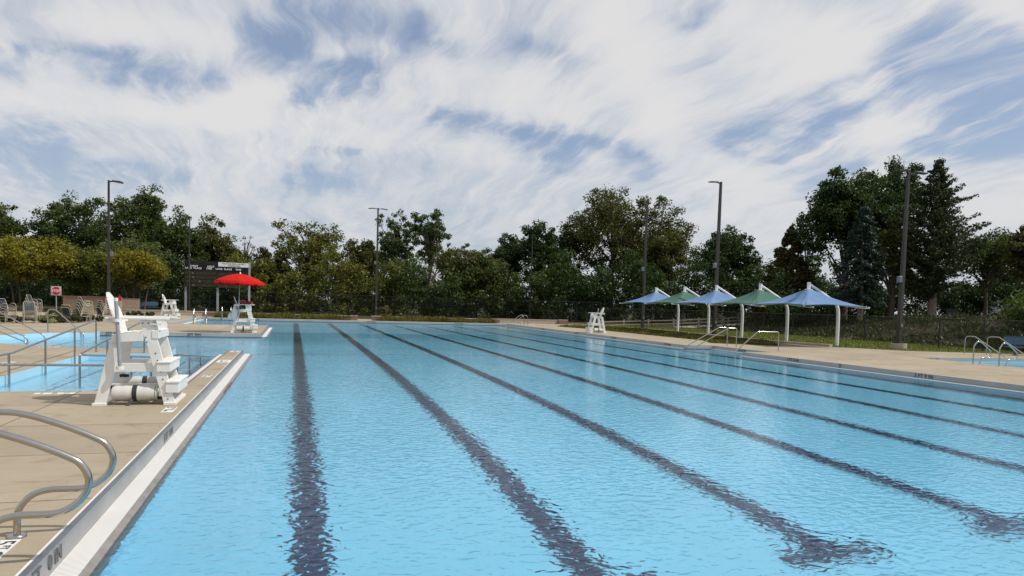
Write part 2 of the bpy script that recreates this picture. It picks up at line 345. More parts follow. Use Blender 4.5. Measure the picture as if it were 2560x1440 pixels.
# shallow entries: ramp pool, steps of the leisure pool and of the alcove
sh = MB(); sh.box(-5.84, -2.45, 14.41, 23.3, -2.1, -.62); sh.box(-15, -8.7, 27.5, 35.2, -2.1, -.7)
sh.add([(-8.6, 27.0, -.7), (-3.8, 25.7, -1.25), (-1.6, 36.3, -1.2), (-8.6, 36.3, -.7)], [(0, 1, 2, 3)])
shallow = sh.build('shallow_floor', M['poolpale']); tag(shallow, kind='structure')
st = MB()
for i in range(4): st.box(19.56+.38*i, 21.09, 26.41, 30.99, -1.28+.26*i, -1.28+.26*(i+1))
steps = st.build('pool_steps', M['poolpaint']); tag(steps, kind='structure')
# lane lines on the floor
lanes = []
for i in range(8):
    x = .21+2.70*i; m = MB(); h = .19; y1 = YF-1.9; y0 = 6.05
    strip(m, x-h, x+h, y0, y1, .008); strip(m, x-.62, x+.62, y0-.36, y0, .008); strip(m, x-.62, x+.62, y1, y1+.33, .008)
    lanes.append(m.build('lane_line', M['lanetile'], floor))
m = MB()
for y in (27.2, 39.5): strip(m, -1.4, XR-.1, y, y+.1, .012)
lanes.append(m.build('cross_line', M['lanetile'], floor))
m = MB()
for x in (-4.9, -4.0, -3.2): m.add([(x, 14.5, -.612), (x+.06, 14.5, -.612), (x+.06, 23.2, -.612), (x, 23.2, -.612)], [(0, 1, 2, 3)])
for y in (16.9, 18.3, 19.7): m.add([(-3.2, y, -.608), (-2.5, y, -.608), (-2.5, y+.06, -.608), (-3.2, y+.06, -.608)], [(0, 1, 2, 3)])
lanes.append(m.build('step_edge_line', M['lanetile'], shallow))
# water
def watermat():
    m = bpy.data.materials.new('water'); m.use_nodes = True; t = m.node_tree; t.nodes.clear()
    o = N(t, 'ShaderNodeOutputMaterial'); g = N(t, 'ShaderNodeBsdfGlass'); setin(g, IOR=1.33, Roughness=0.); g.inputs['Color'].default_value = (.93, .985, 1, 1)
    L(t, g.outputs[0], o.inputs[0]); tc = N(t, 'ShaderNodeTexCoord')
    mp = N(t, 'ShaderNodeMapping'); mp.inputs['Scale'].default_value = (.80, 1.15, 1); mp.inputs['Rotation'].default_value = (0, 0, -.25); L(t, tc.outputs['Object'], mp.inputs[0])
    n1 = N(t, 'ShaderNodeTexNoise'); setin(n1, Scale=9.0, Detail=1.2, Roughness=.5, Distortion=.6); L(t, mp.outputs[0], n1.inputs['Vector'])
    n2 = N(t, 'ShaderNodeTexNoise'); setin(n2, Scale=17., Detail=3., Roughness=.55, Distortion=.7); L(t, mp.outputs[0], n2.inputs['Vector'])
    n3 = N(t, 'ShaderNodeTexNoise'); setin(n3, Scale=.16, Detail=3., Roughness=.5); L(t, tc.outputs['Object'], n3.inputs['Vector'])
    mr = N(t, 'ShaderNodeMapRange'); setin(mr, From_Min=.35, From_Max=.65, To_Min=.55, To_Max=1.15); L(t, n3.outputs[0], mr.inputs['Value'])
    sp = N(t, 'ShaderNodeSeparateXYZ'); L(t, tc.outputs['Object'], sp.inputs[0])
    mx = N(t, 'ShaderNodeMapRange'); setin(mx, From_Min=3., From_Max=19., To_Min=1., To_Max=.30); L(t, sp.outputs['X'], mx.inputs['Value'])
    my = N(t, 'ShaderNodeMapRange'); setin(my, From_Min=10., From_Max=40., To_Min=1., To_Max=.5); L(t, sp.outputs['Y'], my.inputs['Value'])
    am0 = N(t, 'ShaderNodeMath', operation='MULTIPLY'); L(t, my.outputs[0], am0.inputs[0]); L(t, mx.outputs[0], am0.inputs[1])
    amp = N(t, 'ShaderNodeMath', operation='MULTIPLY'); L(t, mr.outputs[0], amp.inputs[0]); L(t, am0.outputs[0], amp.inputs[1])
    a = N(t, 'ShaderNodeMath', operation='MULTIPLY_ADD'); L(t, n2.outputs[0], a.inputs[0]); a.inputs[1].default_value = .12; L(t, n1.outputs[0], a.inputs[2])
    b = N(t, 'ShaderNodeMath', operation='MULTIPLY'); L(t, a.outputs[0], b.inputs[0]); L(t, amp.outputs[0], b.inputs[1])
    bp = N(t, 'ShaderNodeBump'); setin(bp, Strength=1., Distance=.0225); L(t, b.outputs[0], bp.inputs['Height']); L(t, bp.outputs[0], g.inputs['Normal'])
    return m
M['water'] = watermat()
water = poly_sheet('pool_water', [(x, y) for x, y in pool], W, M['water']); tag(water, kind='structure')
water2 = poly_sheet('second_pool_water', rpool, W, M['water']); tag(water2, kind='structure')
for w in (water, water2):
    for p in w.data.polygons: p.use_smooth = True
    w.cycles.is_caustics_caster = True
for o in [floor, floor2, shallow, steps, pw, pw2]+lanes: o.cycles.is_caustics_receiver = True
# gutters
def gutter(y0, y1, x0, sgn, wf=.0, label=None):
    """face on the coping, ribbed grate, lip; x0 = deck edge, sgn = direction of the water"""
    root = MB().box(*sorted((x0+sgn*.002, x0+sgn*.012)), y0, y1, -.168, .004).build('gutter', M['steelsheet'])
    MB().box(*sorted((x0-sgn*.03, x0+sgn*.016)), y0, y1, .0045, .012).build('gutter_edge', M['steeldark'], root)
    g0, g1 = x0+sgn*.013, x0+sgn*.20
    MB().box(*sorted((g0, g1)), y0, y1+.8, -.19, -.165).build('gutter_grate', M['grate'], root)
    mm = MB(); a, b = g1, g1+sgn*.075
    mm.add([(a, y0, -.168), (b, y0, -.215), (b, y1+.85, -.215), (a, y1+.85, -.168)], [(0, 1, 2, 3)])
    mm.add([(a, y0, -.4), (b, y0, -.4), (b, y1+.85, -.4), (a, y1+.85, -.4)], [(0, 1, 2, 3)])
    mm.add([(b, y0, -.215), (b, y0, -.4), (b, y1+.85, -.4), (b, y1+.85, -.215)], [(0, 1, 2, 3)])
    mm.add([(g0, y1+.8, -.165), (g1, y1+.8, -.165), (g1, y1+.85, -.215), (g0, y1+.85, -.215)], [(0, 1, 2, 3)])
    mm.add([(g0, y1+.85, -.215), (g1, y1+.85, -.215), (g1, y1+.85, -.4), (g0, y1+.85, -.4)], [(0, 1, 2, 3)])
    mm.build('gutter_lip', M['lip'], root)
    return tag(root, kind='structure')
g1 = gutter(YN, 24.77, XL, 1)
m = MB(); m.add([(XL+.276, 15.4, -.212), (XL+.235, 15.4, -.186), (XL+.235, 17.3, -.186), (XL+.276, 17.3, -.212)], [(0, 1, 2, 3)]); m.build('red_gutter_patch', M['rust'], g1)
gutter(36.6, 47.4, -1.52, 1)
m = MB(); m.box(-2.40, -2.07, 14.6, 25.3, -.19, -.165); o = m.build('inner_gutter', M['grate']); tag(o, kind='structure')
m = MB(); m.box(-2.46, -2.40, 14.6, 25.4, -.25, -.17); m.box(-2.09, -2.055, 14.4, 24.77, .0045, .012); m.build('gutter_lip', M['steeldark'], o)
m = MB(); m.box(-7.34, -7.1, 48.2, 62.4, -.19, -.165); o = m.build('back_gutter', M['grate']); tag(o, kind='structure')
m = MB(); m.box(-7.72, -7.35, 48.0, 62.4, .004, .02); m.build('gutter_lip', M['coping'], o)
m = MB(); m.box(XR-.2, XR-.002, YN, 26.3, -.19, -.168); m.box(XR-.2, XR-.002, 31.1, YF, -.19, -.168); m.box(20.9, 21.09, 26.5, 30.9, -.19, -.168)
tag(m.build('side_gutter', M['grate']), kind='structure')
m = MB()
for y in (7.5, 12.9, 20.6, 27.8, 36., 44., 52.):
    if 26.4 < y < 31: continue
    m.box(XR-.006, XR, y, y+.02, -.168, 0)
m.box(XR-.012, XR, 20.5, 20.6, -.168, .001)
m.build('coping_joint', M['steeldark'], cop)
# coping edge strips (bright caulk line)
m = MB(); m.box(XL-.055, XL-.031, YN, 24.7, .0, .006); m.box(XR, XR+.02, YN, 26.4, .0, .006)
m.build('caulk_strip', M['tile'], cop)
# lettering on the copings
def wall_text(s, p, right, size, mat=None, par=cop):
    nrm = Vector(right).cross(Vector((0, 0, 1)))
    q = Vector(p)+nrm*.004
    return text(s, size, mat or M['black_letter'], par, frame(q, right, (0, 0, 1)), 'depth_lettering', .0015, bold=.002)
R_ = (0, -1, 0)
wall_text('3 FT 9 IN', (XR-.006, 16.98, -.088), R_, .165)
wall_text('3 FT 0 IN', (XR-.006, 23.1, -.088), R_, .165)
for y in (33.0, 39.6, 45.7, 52.7): wall_text('3 FT 0 IN', (XR-.006, y, -.088), R_, .165)
wall_text('3 FT 0 IN', (21.09, 28.6, -.088), R_, .165)
for x in (6.7, 14.8): wall_text('5 FT 0 IN', (x, YF-.006, -.088), (1, 0, 0), .19)
wall_text('5 FT 0 IN', (-3.2, YF-.006, -.088), (1, 0, 0), .19)
wall_text('2FT 9IN', (-4.6, 36.394, -.088), (1, 0, 0), .17)
wall_text('2FT 9IN', (-8.1, 36.394, -.088), (1, 0, 0), .17)
wall_text('5 FT   0 IN', (XL+.014, 5.35, -.082), (0, 1, 0), .15, M['grey_letter'])
wall_text('5 FT  0 IN', (XL+.014, 10.25, -.082), (0, 1, 0), .15, M['grey_letter'])
wall_text('3 FT 0 IN', (27.75, 23.69, -.088), (1, 0, 0), .17)
# white depth tiles on the deck
def tile_marker(cx, cy, wx, wy, lines, right=(0, -1, 0), up=(1, 0, 0), size=.16):
    t = MB().box(cx-wx/2, cx+wx/2, cy-wy/2, cy+wy/2, .0005, .005).build('depth_marker', M['tile'], deck)
    R = Vector(right); U = Vector(up)
    for s, dr, du, sz in lines:
        text(s, sz, M['black_letter'], t, frame(Vector((cx, cy, .0065))+R*dr+U*du, right, up), 'lettering', .0008, bold=.002)
for cx, cy in ((-1.965, 5.52), (-1.86, 11.92)):
    tile_marker(cx, cy, .17, .52, [('5', -.19, -.005, .19), ('FT', -.09, .04, .07), ('0', .04, -.005, .19), ('IN', .14, -.04, .07)])
tile_marker(-4.05, 14.05, .62, .17, [('1', -.2, 0, .17), ('0', .0, 0, .17), ('IN', .19, 0, .09)], (1, 0, 0), (0, 1, 0))
tile_marker(-1.86, 16.9, .17, .5, [('5', -.19, -.005, .19), ('FT', -.09, .04, .07), ('0', .04, -.005, .19), ('IN', .14, -.04, .07)])
tile_marker(-1.84, 20.7, .34, .8, [('NO', 0, .05, .12), ('DIVING', 0, -.07, .1)])
tile_marker(-1.84, 24.4, .26, .3, [('5 FT', 0, 0, .1)])
tile_marker(-6.8, 20.1, .16, .6, [('1', -.2, 0, .17), ('0', .0, 0, .17), ('IN', .19, 0, .09)])
tile_marker(-7.6, 25.8, .6, .16, [('2', -.2, 0, .15), ('FT', -.05, 0, .08), ('0', .1, 0, .15)], (1, 0, 0), (0, 1, 0))
tile_marker(-3.1, 36.9, .5, .2, [('2 FT', 0, 0, .12)], (1, 0, 0), (0, 1, 0))
# kerbs, lawn, planting beds on the right
lawn_edge = [(45.4, 24.6), (37.34, 26.43), (31.2, 28.4), (29.1, 31.25), (28.3, 34.8), (28.35, 37.7), (29.1, 45), (29.5, 52.3), (28.6, 58.4), (27.6, 63), (26.8, 67.9)]
lawn = poly_sheet('lawn', lawn_edge+[(45.4, 67.9)], .02, M['lawn']); tag(lawn, kind='structure')
m = MB()
for a, b in zip(lawn_edge[3:], lawn_edge[4:]): m.bar((a[0]-.1, a[1], .06), (b[0]-.1, b[1], .06), .34, .14)
tag(m.build('kerb', M['kerb']), kind='structure')
bedR = [(25.7, 31.4), (22.6, 33.5), (23.95, 36.3), (23.85, 40), (23.75, 46), (23.7, 52), (22.7, 57.6), (25.5, 58.5), (28.0, 58.2), (29.1, 52), (28.6, 45), (28.0, 37.7), (27.9, 34.9)]
b1 = poly_sheet('planting_bed', bedR, .012, M['earth']); tag(b1, kind='structure')
beds = [[(-6.5, 63.3), (4.9, 63.3), (4.9, 65.4), (-6.5, 65.4)], [(7.4, 63.3), (18.7, 63.3), (18.7, 65.4), (7.4, 65.4)]]
for b in beds: tag(poly_sheet('planting_bed', b, .012, M['earth']), kind='structure')
def inpoly(x, y, P):
    c = False; j = len(P)-1
    for i in range(len(P)):
        if (P[i][1] > y) != (P[j][1] > y) and x < (P[j][0]-P[i][0])*(y-P[i][1])/(P[j][1]-P[i][1])+P[i][0]: c = not c
        j = i
    return c
rs = np.random.RandomState(5)
def quads_mesh(name, c, u, v, mat, parent=None):
    n = len(c); V = np.empty((n, 4, 3), np.float32); V[:, 0] = c-u; V[:, 1] = c-v; V[:, 2] = c+u; V[:, 3] = c+v
    me = bpy.data.meshes.new(name); me.vertices.add(4*n); me.vertices.foreach_set('co', V.ravel())
    me.loops.add(4*n); me.loops.foreach_set('vertex_index', np.arange(4*n, dtype=np.int32))
    me.polygons.add(n); me.polygons.foreach_set('loop_start', np.arange(0, 4*n, 4, dtype=np.int32)); me.polygons.foreach_set('loop_total', np.full(n, 4, np.int32))
    me.update(calc_edges=True); me.materials.append(mat)
    o = bpy.data.objects.new(name, me); COL.objects.link(o)
    if parent is not None: o.parent = parent
    return o
def blades(name, poly, n, h, mat, hvar=.5, w=.02, z0=0., zf=None, lean=.45, clump=0):
    xs = [p[0] for p in poly]; ys = [p[1] for p in poly]; P = []
    if clump:
        cc = []
        while len(cc) < clump:
            x = rs.uniform(min(xs), max(xs)); y = rs.uniform(min(ys), max(ys))
            if inpoly(x, y, poly): cc.append((x, y, rs.uniform(.5, 1.5)))
    while len(P) < n:
        if clump and rs.rand() < .6:
            k = cc[rs.randint(len(cc))]; x = k[0]+rs.normal()*.3; y = k[1]+rs.normal()*.3; q = k[2]
        else: x = rs.uniform(min(xs), max(xs)); y = rs.uniform(min(ys), max(ys)); q = .8
        if inpoly(x, y, poly): P.append((x, y, q))
    P = np.array(P); n = len(P); hh = h*(1-hvar+2*hvar*rs.rand(n))*P[:, 2]*.5
    d = np.stack([rs.normal(size=n)*lean, rs.normal(size=n)*lean, np.ones(n)], 1); d /= np.linalg.norm(d, axis=1)[:, None]
    zz = np.array([zf(x, y) for x, y in P[:, :2]]) if zf else np.full(n, z0)
    c = np.stack([P[:, 0], P[:, 1], zz], 1)+d*hh[:, None]*.9
    a = rs.rand(n)*2*PI; v = np.stack([np.cos(a), np.sin(a), np.zeros(n)], 1)*w*(.6+.8*rs.rand(n))[:, None]
    return quads_mesh(name, c.astype(np.float32), (d*hh[:, None]).astype(np.float32), v.astype(np.float32), mat)
tag(blades('bed_plants', bedR, 20000, .15, M['bedblade'], clump=160, w=.035), 'low green and yellow ground cover beside the pool deck', 'plants', kind='stuff')
for b in beds: tag(blades('bed_plants', b, 12000, .34, M['bedblade'], clump=60, w=.05), 'low strip of green and rust plants behind the far deck', 'plants', kind='stuff')
tag(blades('grass', lawn_edge+[(39, 67.9), (39, 40)], 26000, .10, M['grassblade'], w=.02, z0=.02), kind='stuff')
# the low wall behind the far deck
def wall_seg(name, x0, x1, y, h, mat, label, cat, cap=True, th=.35):
    e = empty(name, ((x0+x1)/2, y, 0), label, cat)
    MB().box(-(x1-x0)/2, (x1-x0)/2, 0, th, 0, h).build('wall_face', mat, e)
    if cap: MB().box(-(x1-x0)/2-.03, (x1-x0)/2+.03, -.03, th+.03, h+.002, h+.07).build('wall_cap', M['kerb'], e)
    return e
wall_seg('seat_wall', -14.5, -7.7, 66.5, .36, M['kerb'], 'low tan concrete seat wall between the far lifeguard chair and the scoreboard', 'low wall')
wall_seg('brick_pier', -7.6, -6.55, 65.2, .36, M['redbrick'], 'long low brick pier in front of the scoreboard posts', 'brick pier')
wall_seg('garden_wall', -6.5, 4.9, 66.0, .30, M['redbrick'], 'low brick wall behind the left strip of plants, by the red umbrella', 'low wall')
wall_seg('brick_pier', 4.95, 5.6, 63.9, .36, M['redbrick'], 'small brick pier left of the gap in the planting, before the lamp post', 'brick pier')
wall_seg('brick_pier', 6.9, 7.6, 63.9, .36, M['redbrick'], 'small brick pier right of the gap, at the foot of the middle lamp post', 'brick pier')
wall_seg('garden_wall', 7.7, 18.4, 66.0, .30, M['redbrick'], 'low brick wall behind the right strip of plants, right of the lamp post', 'low wall')
wall_seg('brick_pier', 18.45, 19.2, 63.9, .36, M['redbrick'], 'brick pier at the right end of the planting strip, left of the pool ladder', 'brick pier')
wall_seg('seat_wall', 19.3, 25.6, 64.8, .36, M['kerb'], 'low tan concrete seat wall behind the far right pool ladder', 'low wall')
wall_seg('brick_pier', 25.65, 26.6, 64.5, .40, M['redbrick'], 'brick pier at the right end of the seat wall, behind the right lifeguard chair', 'brick pier')
# hillside on the right
def hz(x, y):
    s = max(0, min(1, (x-38.9)/13)); s = s*s*(3-2*s); k = max(0, min(1, (74-y)/34)); return -.02+2.0*s*k+.10*math.sin(x*.7+y*.5)*s
m = MB(); nx, ny = 50, 60; X = [38.8+(140-38.8)*(i/nx)**1.6 for i in range(nx+1)]; Y = [-20+100*j/ny for j in range(ny+1)]
vs = [(x, y, hz(x, y)) for x in X for y in Y]
m.add(vs, [(i*(ny+1)+j, (i+1)*(ny+1)+j, (i+1)*(ny+1)+j+1, i*(ny+1)+j+1) for i in range(nx) for j in range(ny)], True)
tag(m.build('hillside', M['bank']), kind='structure')
m = MB(); m.add([(55, 0, 0), (140, 0, 0), (140, 52, 0), (55, 52, 0)], [(0, 1, 2, 3)])
for i, v in enumerate(m.v): m.v[i] = (v[0], v[1], 2.12)
tag(blades('grass', [(50, 10), (75, 10), (75, 60), (50, 60)], 9000, .22, foliage('dry_grass', [(.10, .10, .03), (.15, .13, .05), (.07, .08, .025)], .3), w=.06, zf=hz, z0=0), kind='stuff')
m.v = []
tag(blades('weeds', [(39.2, 8), (52, 8), (52, 62), (39.2, 66)], 20000, .34, M['weed'], w=.06, zf=hz, lean=.7, clump=330), 'tangle of tall weeds on the bank behind the right fence', 'weeds', kind='stuff')
tag(blades('reeds', [(38.4, 14), (47, 14), (47, 31), (39.4, 31)], 14000, .85, M['weed'], w=.035, zf=hz, lean=.35, clump=90), 'tall leafy weeds behind the fence at the right edge', 'weeds', kind='stuff')
# ------------------------------------------------------------------ fences
def fence(name, pts, h, label, rails=(), r=.03, post_sp=3.0, post_r=.04, mesh=.07, posts_at=None):
    e = empty(name, (pts[0][0], pts[0][1], 0), label, 'fence'); o = Vector((pts[0][0], pts[0][1], 0))
    P = [Vector((x, y, 0))-o for x, y in pts]
    top = MB().tube([p+Vector((0, 0, h)) for p in P], .024, 6).build('top_rail', M['fencewire'], e)
    for z in rails: MB().tube([p+Vector((0, 0, z)) for p in P], .015, 5).build('mid_rail', M['fencewire'], e)
    m = MB()
    for a, b in zip(P, P[1:]):
        d = b-a; l = d.length; d.normalize(); nn = max(1, round(l/post_sp))
        for i in range(nn+1 if b is P[-1] else nn):
            q = a+d*(l*i/nn); MB().cyl((q.x, q.y, 0), post_r, h+.03, 8).build('post', M['fencewire'], e)
        nrm = Vector((-d.y, d.x, 0)); w = .0022
        k = int((l+h)/mesh)
        for i in range(k):
            s = i*mesh-h
            for sg in (1, -1):
                t0, t1 = (max(0., -s), min(h, l-s)); 
                if t1 <= t0: continue
                A = (s+t0, t0); B = (s+t1, t1)
                if sg < 0: A = (A[0], h-A[1]); B = (B[0], h-B[1])
                pa = a+d*A[0]+Vector((0, 0, A[1])); pb = a+d*B[0]+Vector((0, 0, B[1])); ww = (d-Vector((0, 0, sg))).normalized()*w
                m.add([pa-ww, pa+ww, pb+ww, pb-ww], [(0, 1, 2, 3)])
    m.build('wire_mesh', M['fencewire'], e)
    return e
fence('chain_link_fence', [(37.6, 20), (36.9, 28.4), (36.7, 31), (38.1, 38), (38.5, 42), (39.0, 50), (38.0, 56), (34, 60.5), (31, 66)], 1.78, 'black chain link fence behind the lawn and the sun shades', (), post_sp=3.4, mesh=.06)
fence('chain_link_fence', [(-60, 78.5), (-13, 80), (4.6, 80), (25, 80), (27.5, 71), (31, 66)], 2.36, 'tall dark chain link fence in front of the far trees', (1.2,), post_sp=4., post_r=.035, mesh=.10)
# split rail fence
pr = [VY(x, y, Y) for x, y, Y in ((1500, 800, 60), (1560, 799, 62), (1621, 797.5, 62), (1684, 796.5, 62), (1747, 794, 62), (1810, 791.5, 62), (1874, 788, 62), (1942, 786, 62), (2012, 784, 62), (2082, 781, 62))]
e = empty('split_rail_fence', (pr[0][0], pr[0][1], 0), 'weathered wooden split rail fence running up the slope beyond the sun shades', 'fence')
o = Vector(e.location)
for i, p in enumerate(pr):
    MB().bar(Vector((p[0], p[1], p[2]-1.3))-o, Vector(p)-o, .16, .13, (0, 1, 0)).build('post', M['wood'], e)
    if i:
        q = pr[i-1]
        for k, dz in enumerate((.18, .52)):
            MB().bar(Vector((q[0], q[1], q[2]-dz))-o, Vector((p[0], p[1], p[2]-dz))-o, .07, .11).build('rail', M['wood'], e)
m = MB(); pth = [(26, 68.2), (30, 63.5), (40, 63), (48, 63.3), (58, 64)]
for a, b in zip(pr, pr[1:]):
    m.add([(a[0], a[1]-1.6, a[2]-.92), (b[0], b[1]-1.6, b[2]-.92), (b[0], b[1]+1, b[2]-.88), (a[0], a[1]+1, a[2]-.88)], [(0, 1, 2, 3)])
tag(m.build('footpath', M['kerb']), kind='structure')
# ------------------------------------------------------------------ lifeguard chairs
def chair_model(name, label, pole=True):
    e = empty(name, (0, 0, 0), label, 'lifeguard chair', 'white lifeguard chairs round the pool'); w = M['white']; bv = .004
    B = lambda: MB()
    hw = .475
    for s in (-1, 1):
        y0, y1 = (s*hw, s*(hw-.045)) if s < 0 else (s*(hw-.045), s*hw)
        B().slab([(-.60, .0), (-.43, .0), (-.215, 1.0), (-.24, 1.16), (-.335, 1.16)], y0, y1).build('rear_leg', w, e, bevel=bv)
        o = B().slab([(.43, 0), (.60, 0), (.245, 1.40), (.06, 1.40)], y0, y1).build('front_leg', w, e, bevel=bv)
        yo = s*(hw+.001)
        for px, pz in ((.30, .86), (.33, .74), (.38, .55), (.41, .43), (.46, .2), (.485, .1), (.155, 1.12), (.17, 1.04), (.11, 1.35), (.19, 1.35)):
            if s < 0: B().tube([(px, yo, pz), (px, yo+s*.006, pz)], .011, 8).build('bolt', M['bolt'], e)
        yi0, yi1 = sorted((s*(hw-.047), s*(hw-.085)))
        yo0, yo1 = sorted((s*(hw+.002), s*(hw+.036)))
        B().slab([(-.335, 1.03), (.12, 1.06), (.12, 1.21), (-.335, 1.155)], yo0 if s < 0 else yi0, yo1 if s < 0 else yi1).build('seat_rail', w, e, bevel=bv)
        B().slab([(-.41, .545), (.40, .545), (.40, .69), (-.38, .69)], yi0, yi1).build('middle_rail', w, e, bevel=bv)
        B().slab([(-.50, .20), (.50, .20), (.50, .335), (-.48, .335)], s*.24-.019, s*.24+.019).build('lower_rail', w, e, bevel=bv)
        B().box(-.43, .49, *sorted((s*(hw-.11), s*(hw+.05))), 1.41, 1.44).build('armrest', w, e, bevel=bv)
        B().box(-.47, -.28, *sorted((s*(hw-.02), s*(hw-.14))), 1.345, 1.405).build('arm_bracket', w, e, bevel=bv)
    for x0, x1 in ((-.62, -.42), (.42, .61)): B().box(x0, x1, -.50, .62, 0, .045).build('foot_skid', w, e, bevel=bv)
    # foot steps: box with tread
    for x0, x1, z0, z1 in ((.32, .52, .555, .725), (.455, .65, .205, .40)):
        m = B(); m.box(x0, x1+.012, -hw-.04, hw+.04, z1-.03, z1); m.box(x0, x1, -hw-.028, hw+.028, z0, z1-.032); m.build('step', w, e, bevel=bv)
    m = B(); m.box(.245, .345, -hw-.01, hw+.01, 1.10, 1.235); m.build('front_apron', w, e, bevel=bv)
    m = B()
    for i in range(5): m.bar((-.25+i*.118, -hw+.05, 1.165+i*.012), (-.25+i*.118, hw-.05, 1.165+i*.012), .104, .025, (0, 0, 1))
    m.build('seat', w, e, bevel=bv)
    # fan of back slats
    m = B(); nsl = 5; bw = .60
    def bx(z): t = (z-1.10)/.74; return -.235-.20*t-.055*t*t
    for i in range(nsl):
        ya, yb = -bw/2+bw*i/nsl+.006, -bw/2+bw*(i+1)/nsl-.006
        top = lambda y: 1.845-.30*(abs(y)/(bw/2))**2.4
        rows = 12
        vs = []
        for r in range(rows+1):
            for y in (ya, yb):
                q = y*(.74+.26*min(1, r/rows*1.4)); z = 1.10+(top(y)-1.10)*r/rows
                vs += [(bx(z), q, z), (bx(z)-.026, q, z-.004)]
        fs = []
        for r in range(rows):
            a = r*4; b = a+4
            fs += [(a, a+2, b+2, b), (a+1, b+1, b+3, a+3), (a, b, b+1, a+1), (a+2, a+3, b+3, b+2)]
        fs += [(0, 1, 3, 2), (rows*4, rows*4+2, rows*4+3, rows*4+1)]
        m.add(vs, fs)
    m.build('backrest', w, e)
    B().bar((-.33, -.5, 1.375), (-.33, .5, 1.375), .03, .09).build('back_brace', w, e, bevel=bv)
    # cup holder, gusset
    m = B(); m.box(.22, .36, -hw-.03, -hw+.10, 1.325, 1.345); m.build('cup_shelf', w, e, bevel=bv)
    B().slab([(.06, 1.40), (.30, 1.40), (.335, 1.30), (.32, 1.10), (.2, 1.10)], hw-.09, hw-.05).build('gusset', w, e, bevel=bv)
    B().slab([(.245, 1.40), (.29, 1.40), (.325, 1.25), (.30, 1.22), (.28, 1.25)], -hw+.05, -hw+.09).build('gusset', w, e, bevel=bv)
    for z, bxx in ((1.365, -.245), (.60, -.205)):
        m = B(); m.cyl((bxx, -hw-.075, z), .062, .05, 16); m.box(bxx-.035, bxx+.035, -hw-.05, -hw, z, z+.05); m.build('pole_bracket', w, e)
    if pole:
        B().tube([(-.205, -hw-.075, .655), (-.262, -hw-.075, 1.70)], .029, 16).build('pole_sleeve', M['galv'], e)
        B().cyl((-.263, -hw-.075, 1.70), .03, .05, 16).build('sleeve_cap', w, e)
    return e
near = chair_model('lifeguard_chair', 'large white lifeguard chair in the left foreground on the deck beside the ramp')
def place(src, loc, rz, label, pole=True):
    c = copy_tree(src); c.location = loc; c.rotation_euler = (0, 0, rz); c['label'] = label
    if not pole:
        for ch in list(c.children):
            if ch.name.split('.')[0] in ('pole_sleeve', 'sleeve_cap'): bpy.data.objects.remove(ch)
    return c
place(near, (-2.42, 37.75, .0), .02, 'white lifeguard chair under the red umbrella on the end of the concrete pier', False)
place(near, (-9.0, 57.6, 0), -.12, 'white lifeguard chair standing beside the blue bench, left of the scoreboard')
place(near, (20.75, 44.9, 0), PI-.15, 'white lifeguard chair on the right side deck, near the sun shades')
near.location = (-2.45, 12.93, 0)
# padded rolls under the chairs
def roll(loc, rz, label, l=.66, r=.132):
    e = empty('rescue_roll', loc, label, 'padded roll', 'padded rolls under the lifeguard chairs', rz)
    n = 24; pts = [(-l/2+l*i/14, 0, 0) for i in range(15)]
    rr = [r*(.93 if i in (0, 14) else 1)+.004*math.sin(i*1.9) for i in range(15)]
    MB().tube(pts, r, n, rr).build('pad', M['canvas_roll'], e)
    MB().tube([(-.035, 0, 0), (.035, 0, 0)], r*1.035, n).build('strap', M['black'], e)
    MB().bar((-.03, -.12, -.08), (-.08, -.20, -loc[2]+.012), .055, .006, (0, 1, 0)).build('strap_tail', M['black'], e)
    MB().tube([(-l/2-.07, 0, .10), (-l/2-.02, -.02, .11), (-l/2+.06, -.02, .10)], .028, 8).build('end_clip', M['black'], e)
    MB().tube([(l/2-.03, -.03, -.07), (l/2+.10, -.03, -.08)], .026, 8).build('end_clip', M['black'], e)
    MB().tube([(l/2-.03, 0, 0), (l/2-.022, 0, 0)], r*.985, n).build('piping', M['black'], e)
    return e
roll((-2.47, 12.60, .180), 0, 'dirty white padded roll with black strap under the near side of the foreground lifeguard chair')
roll((-2.40, 13.00, .33), 0, 'second white padded roll tucked behind the first under the foreground lifeguard chair', .62, .09)
roll((-2.42, 37.30, .20), 0, 'white padded roll with black strap under the chair with the red umbrella')
roll((-9.0, 57.22, .19), -.12, 'white padded roll under the lifeguard chair beside the blue bench')
roll((20.75, 44.52, .20), -.15, 'white padded roll under the right side lifeguard chair')
# white bag, red rescue tube on the umbrella chair
e = empty('plastic_bag', (-2.86, 37.3, 1.35), 'white plastic bags hanging from the back of the chair under the red umbrella', 'bag')
def blob(c, r, n=14, seed=1, drop=1.):
    q = random.Random(seed); vs = []; fs = []
    for i in range(n+1):
        th = PI*i/n
        for j in range(n):
            a = 2*PI*j/n; k = 1+.13*math.sin(3*a+seed)*math.sin(th)+q.uniform(-.05, .05)
            vs.append((c[0]+r[0]*k*math.sin(th)*math.cos(a)*(1-.45*math.cos(th)*drop), c[1]+r[1]*k*math.sin(th)*math.sin(a)*(1-.45*math.cos(th)*drop), c[2]+r[2]*math.cos(th)))
    for i in range(n):
        for j in range(n): fs.append((i*n+j, (i+1)*n+j, (i+1)*n+(j+1)%n, i*n+(j+1)%n))
    return vs, fs
m = MB(); m.add(*blob((.02, 0, -.36), (.14, .16, .40), seed=3), smooth=True); m.build('bag', M['bag'], e)
m = MB(); m.add(*blob((-.20, 0, -.52), (.10, .12, .20), seed=8), smooth=True); m.build('small_bag', M['bag'], e)
MB().tube([(.02, 0, 0), (.0, 0, .06), (.10, .1, .10)], .02, 6).build('handle', M['bag'], e)
e = empty('rescue_tube', (-2.30, 37.5, 1.44), 'red rescue tube with black band lying on the arms of the chair under the umbrella', 'rescue tube')
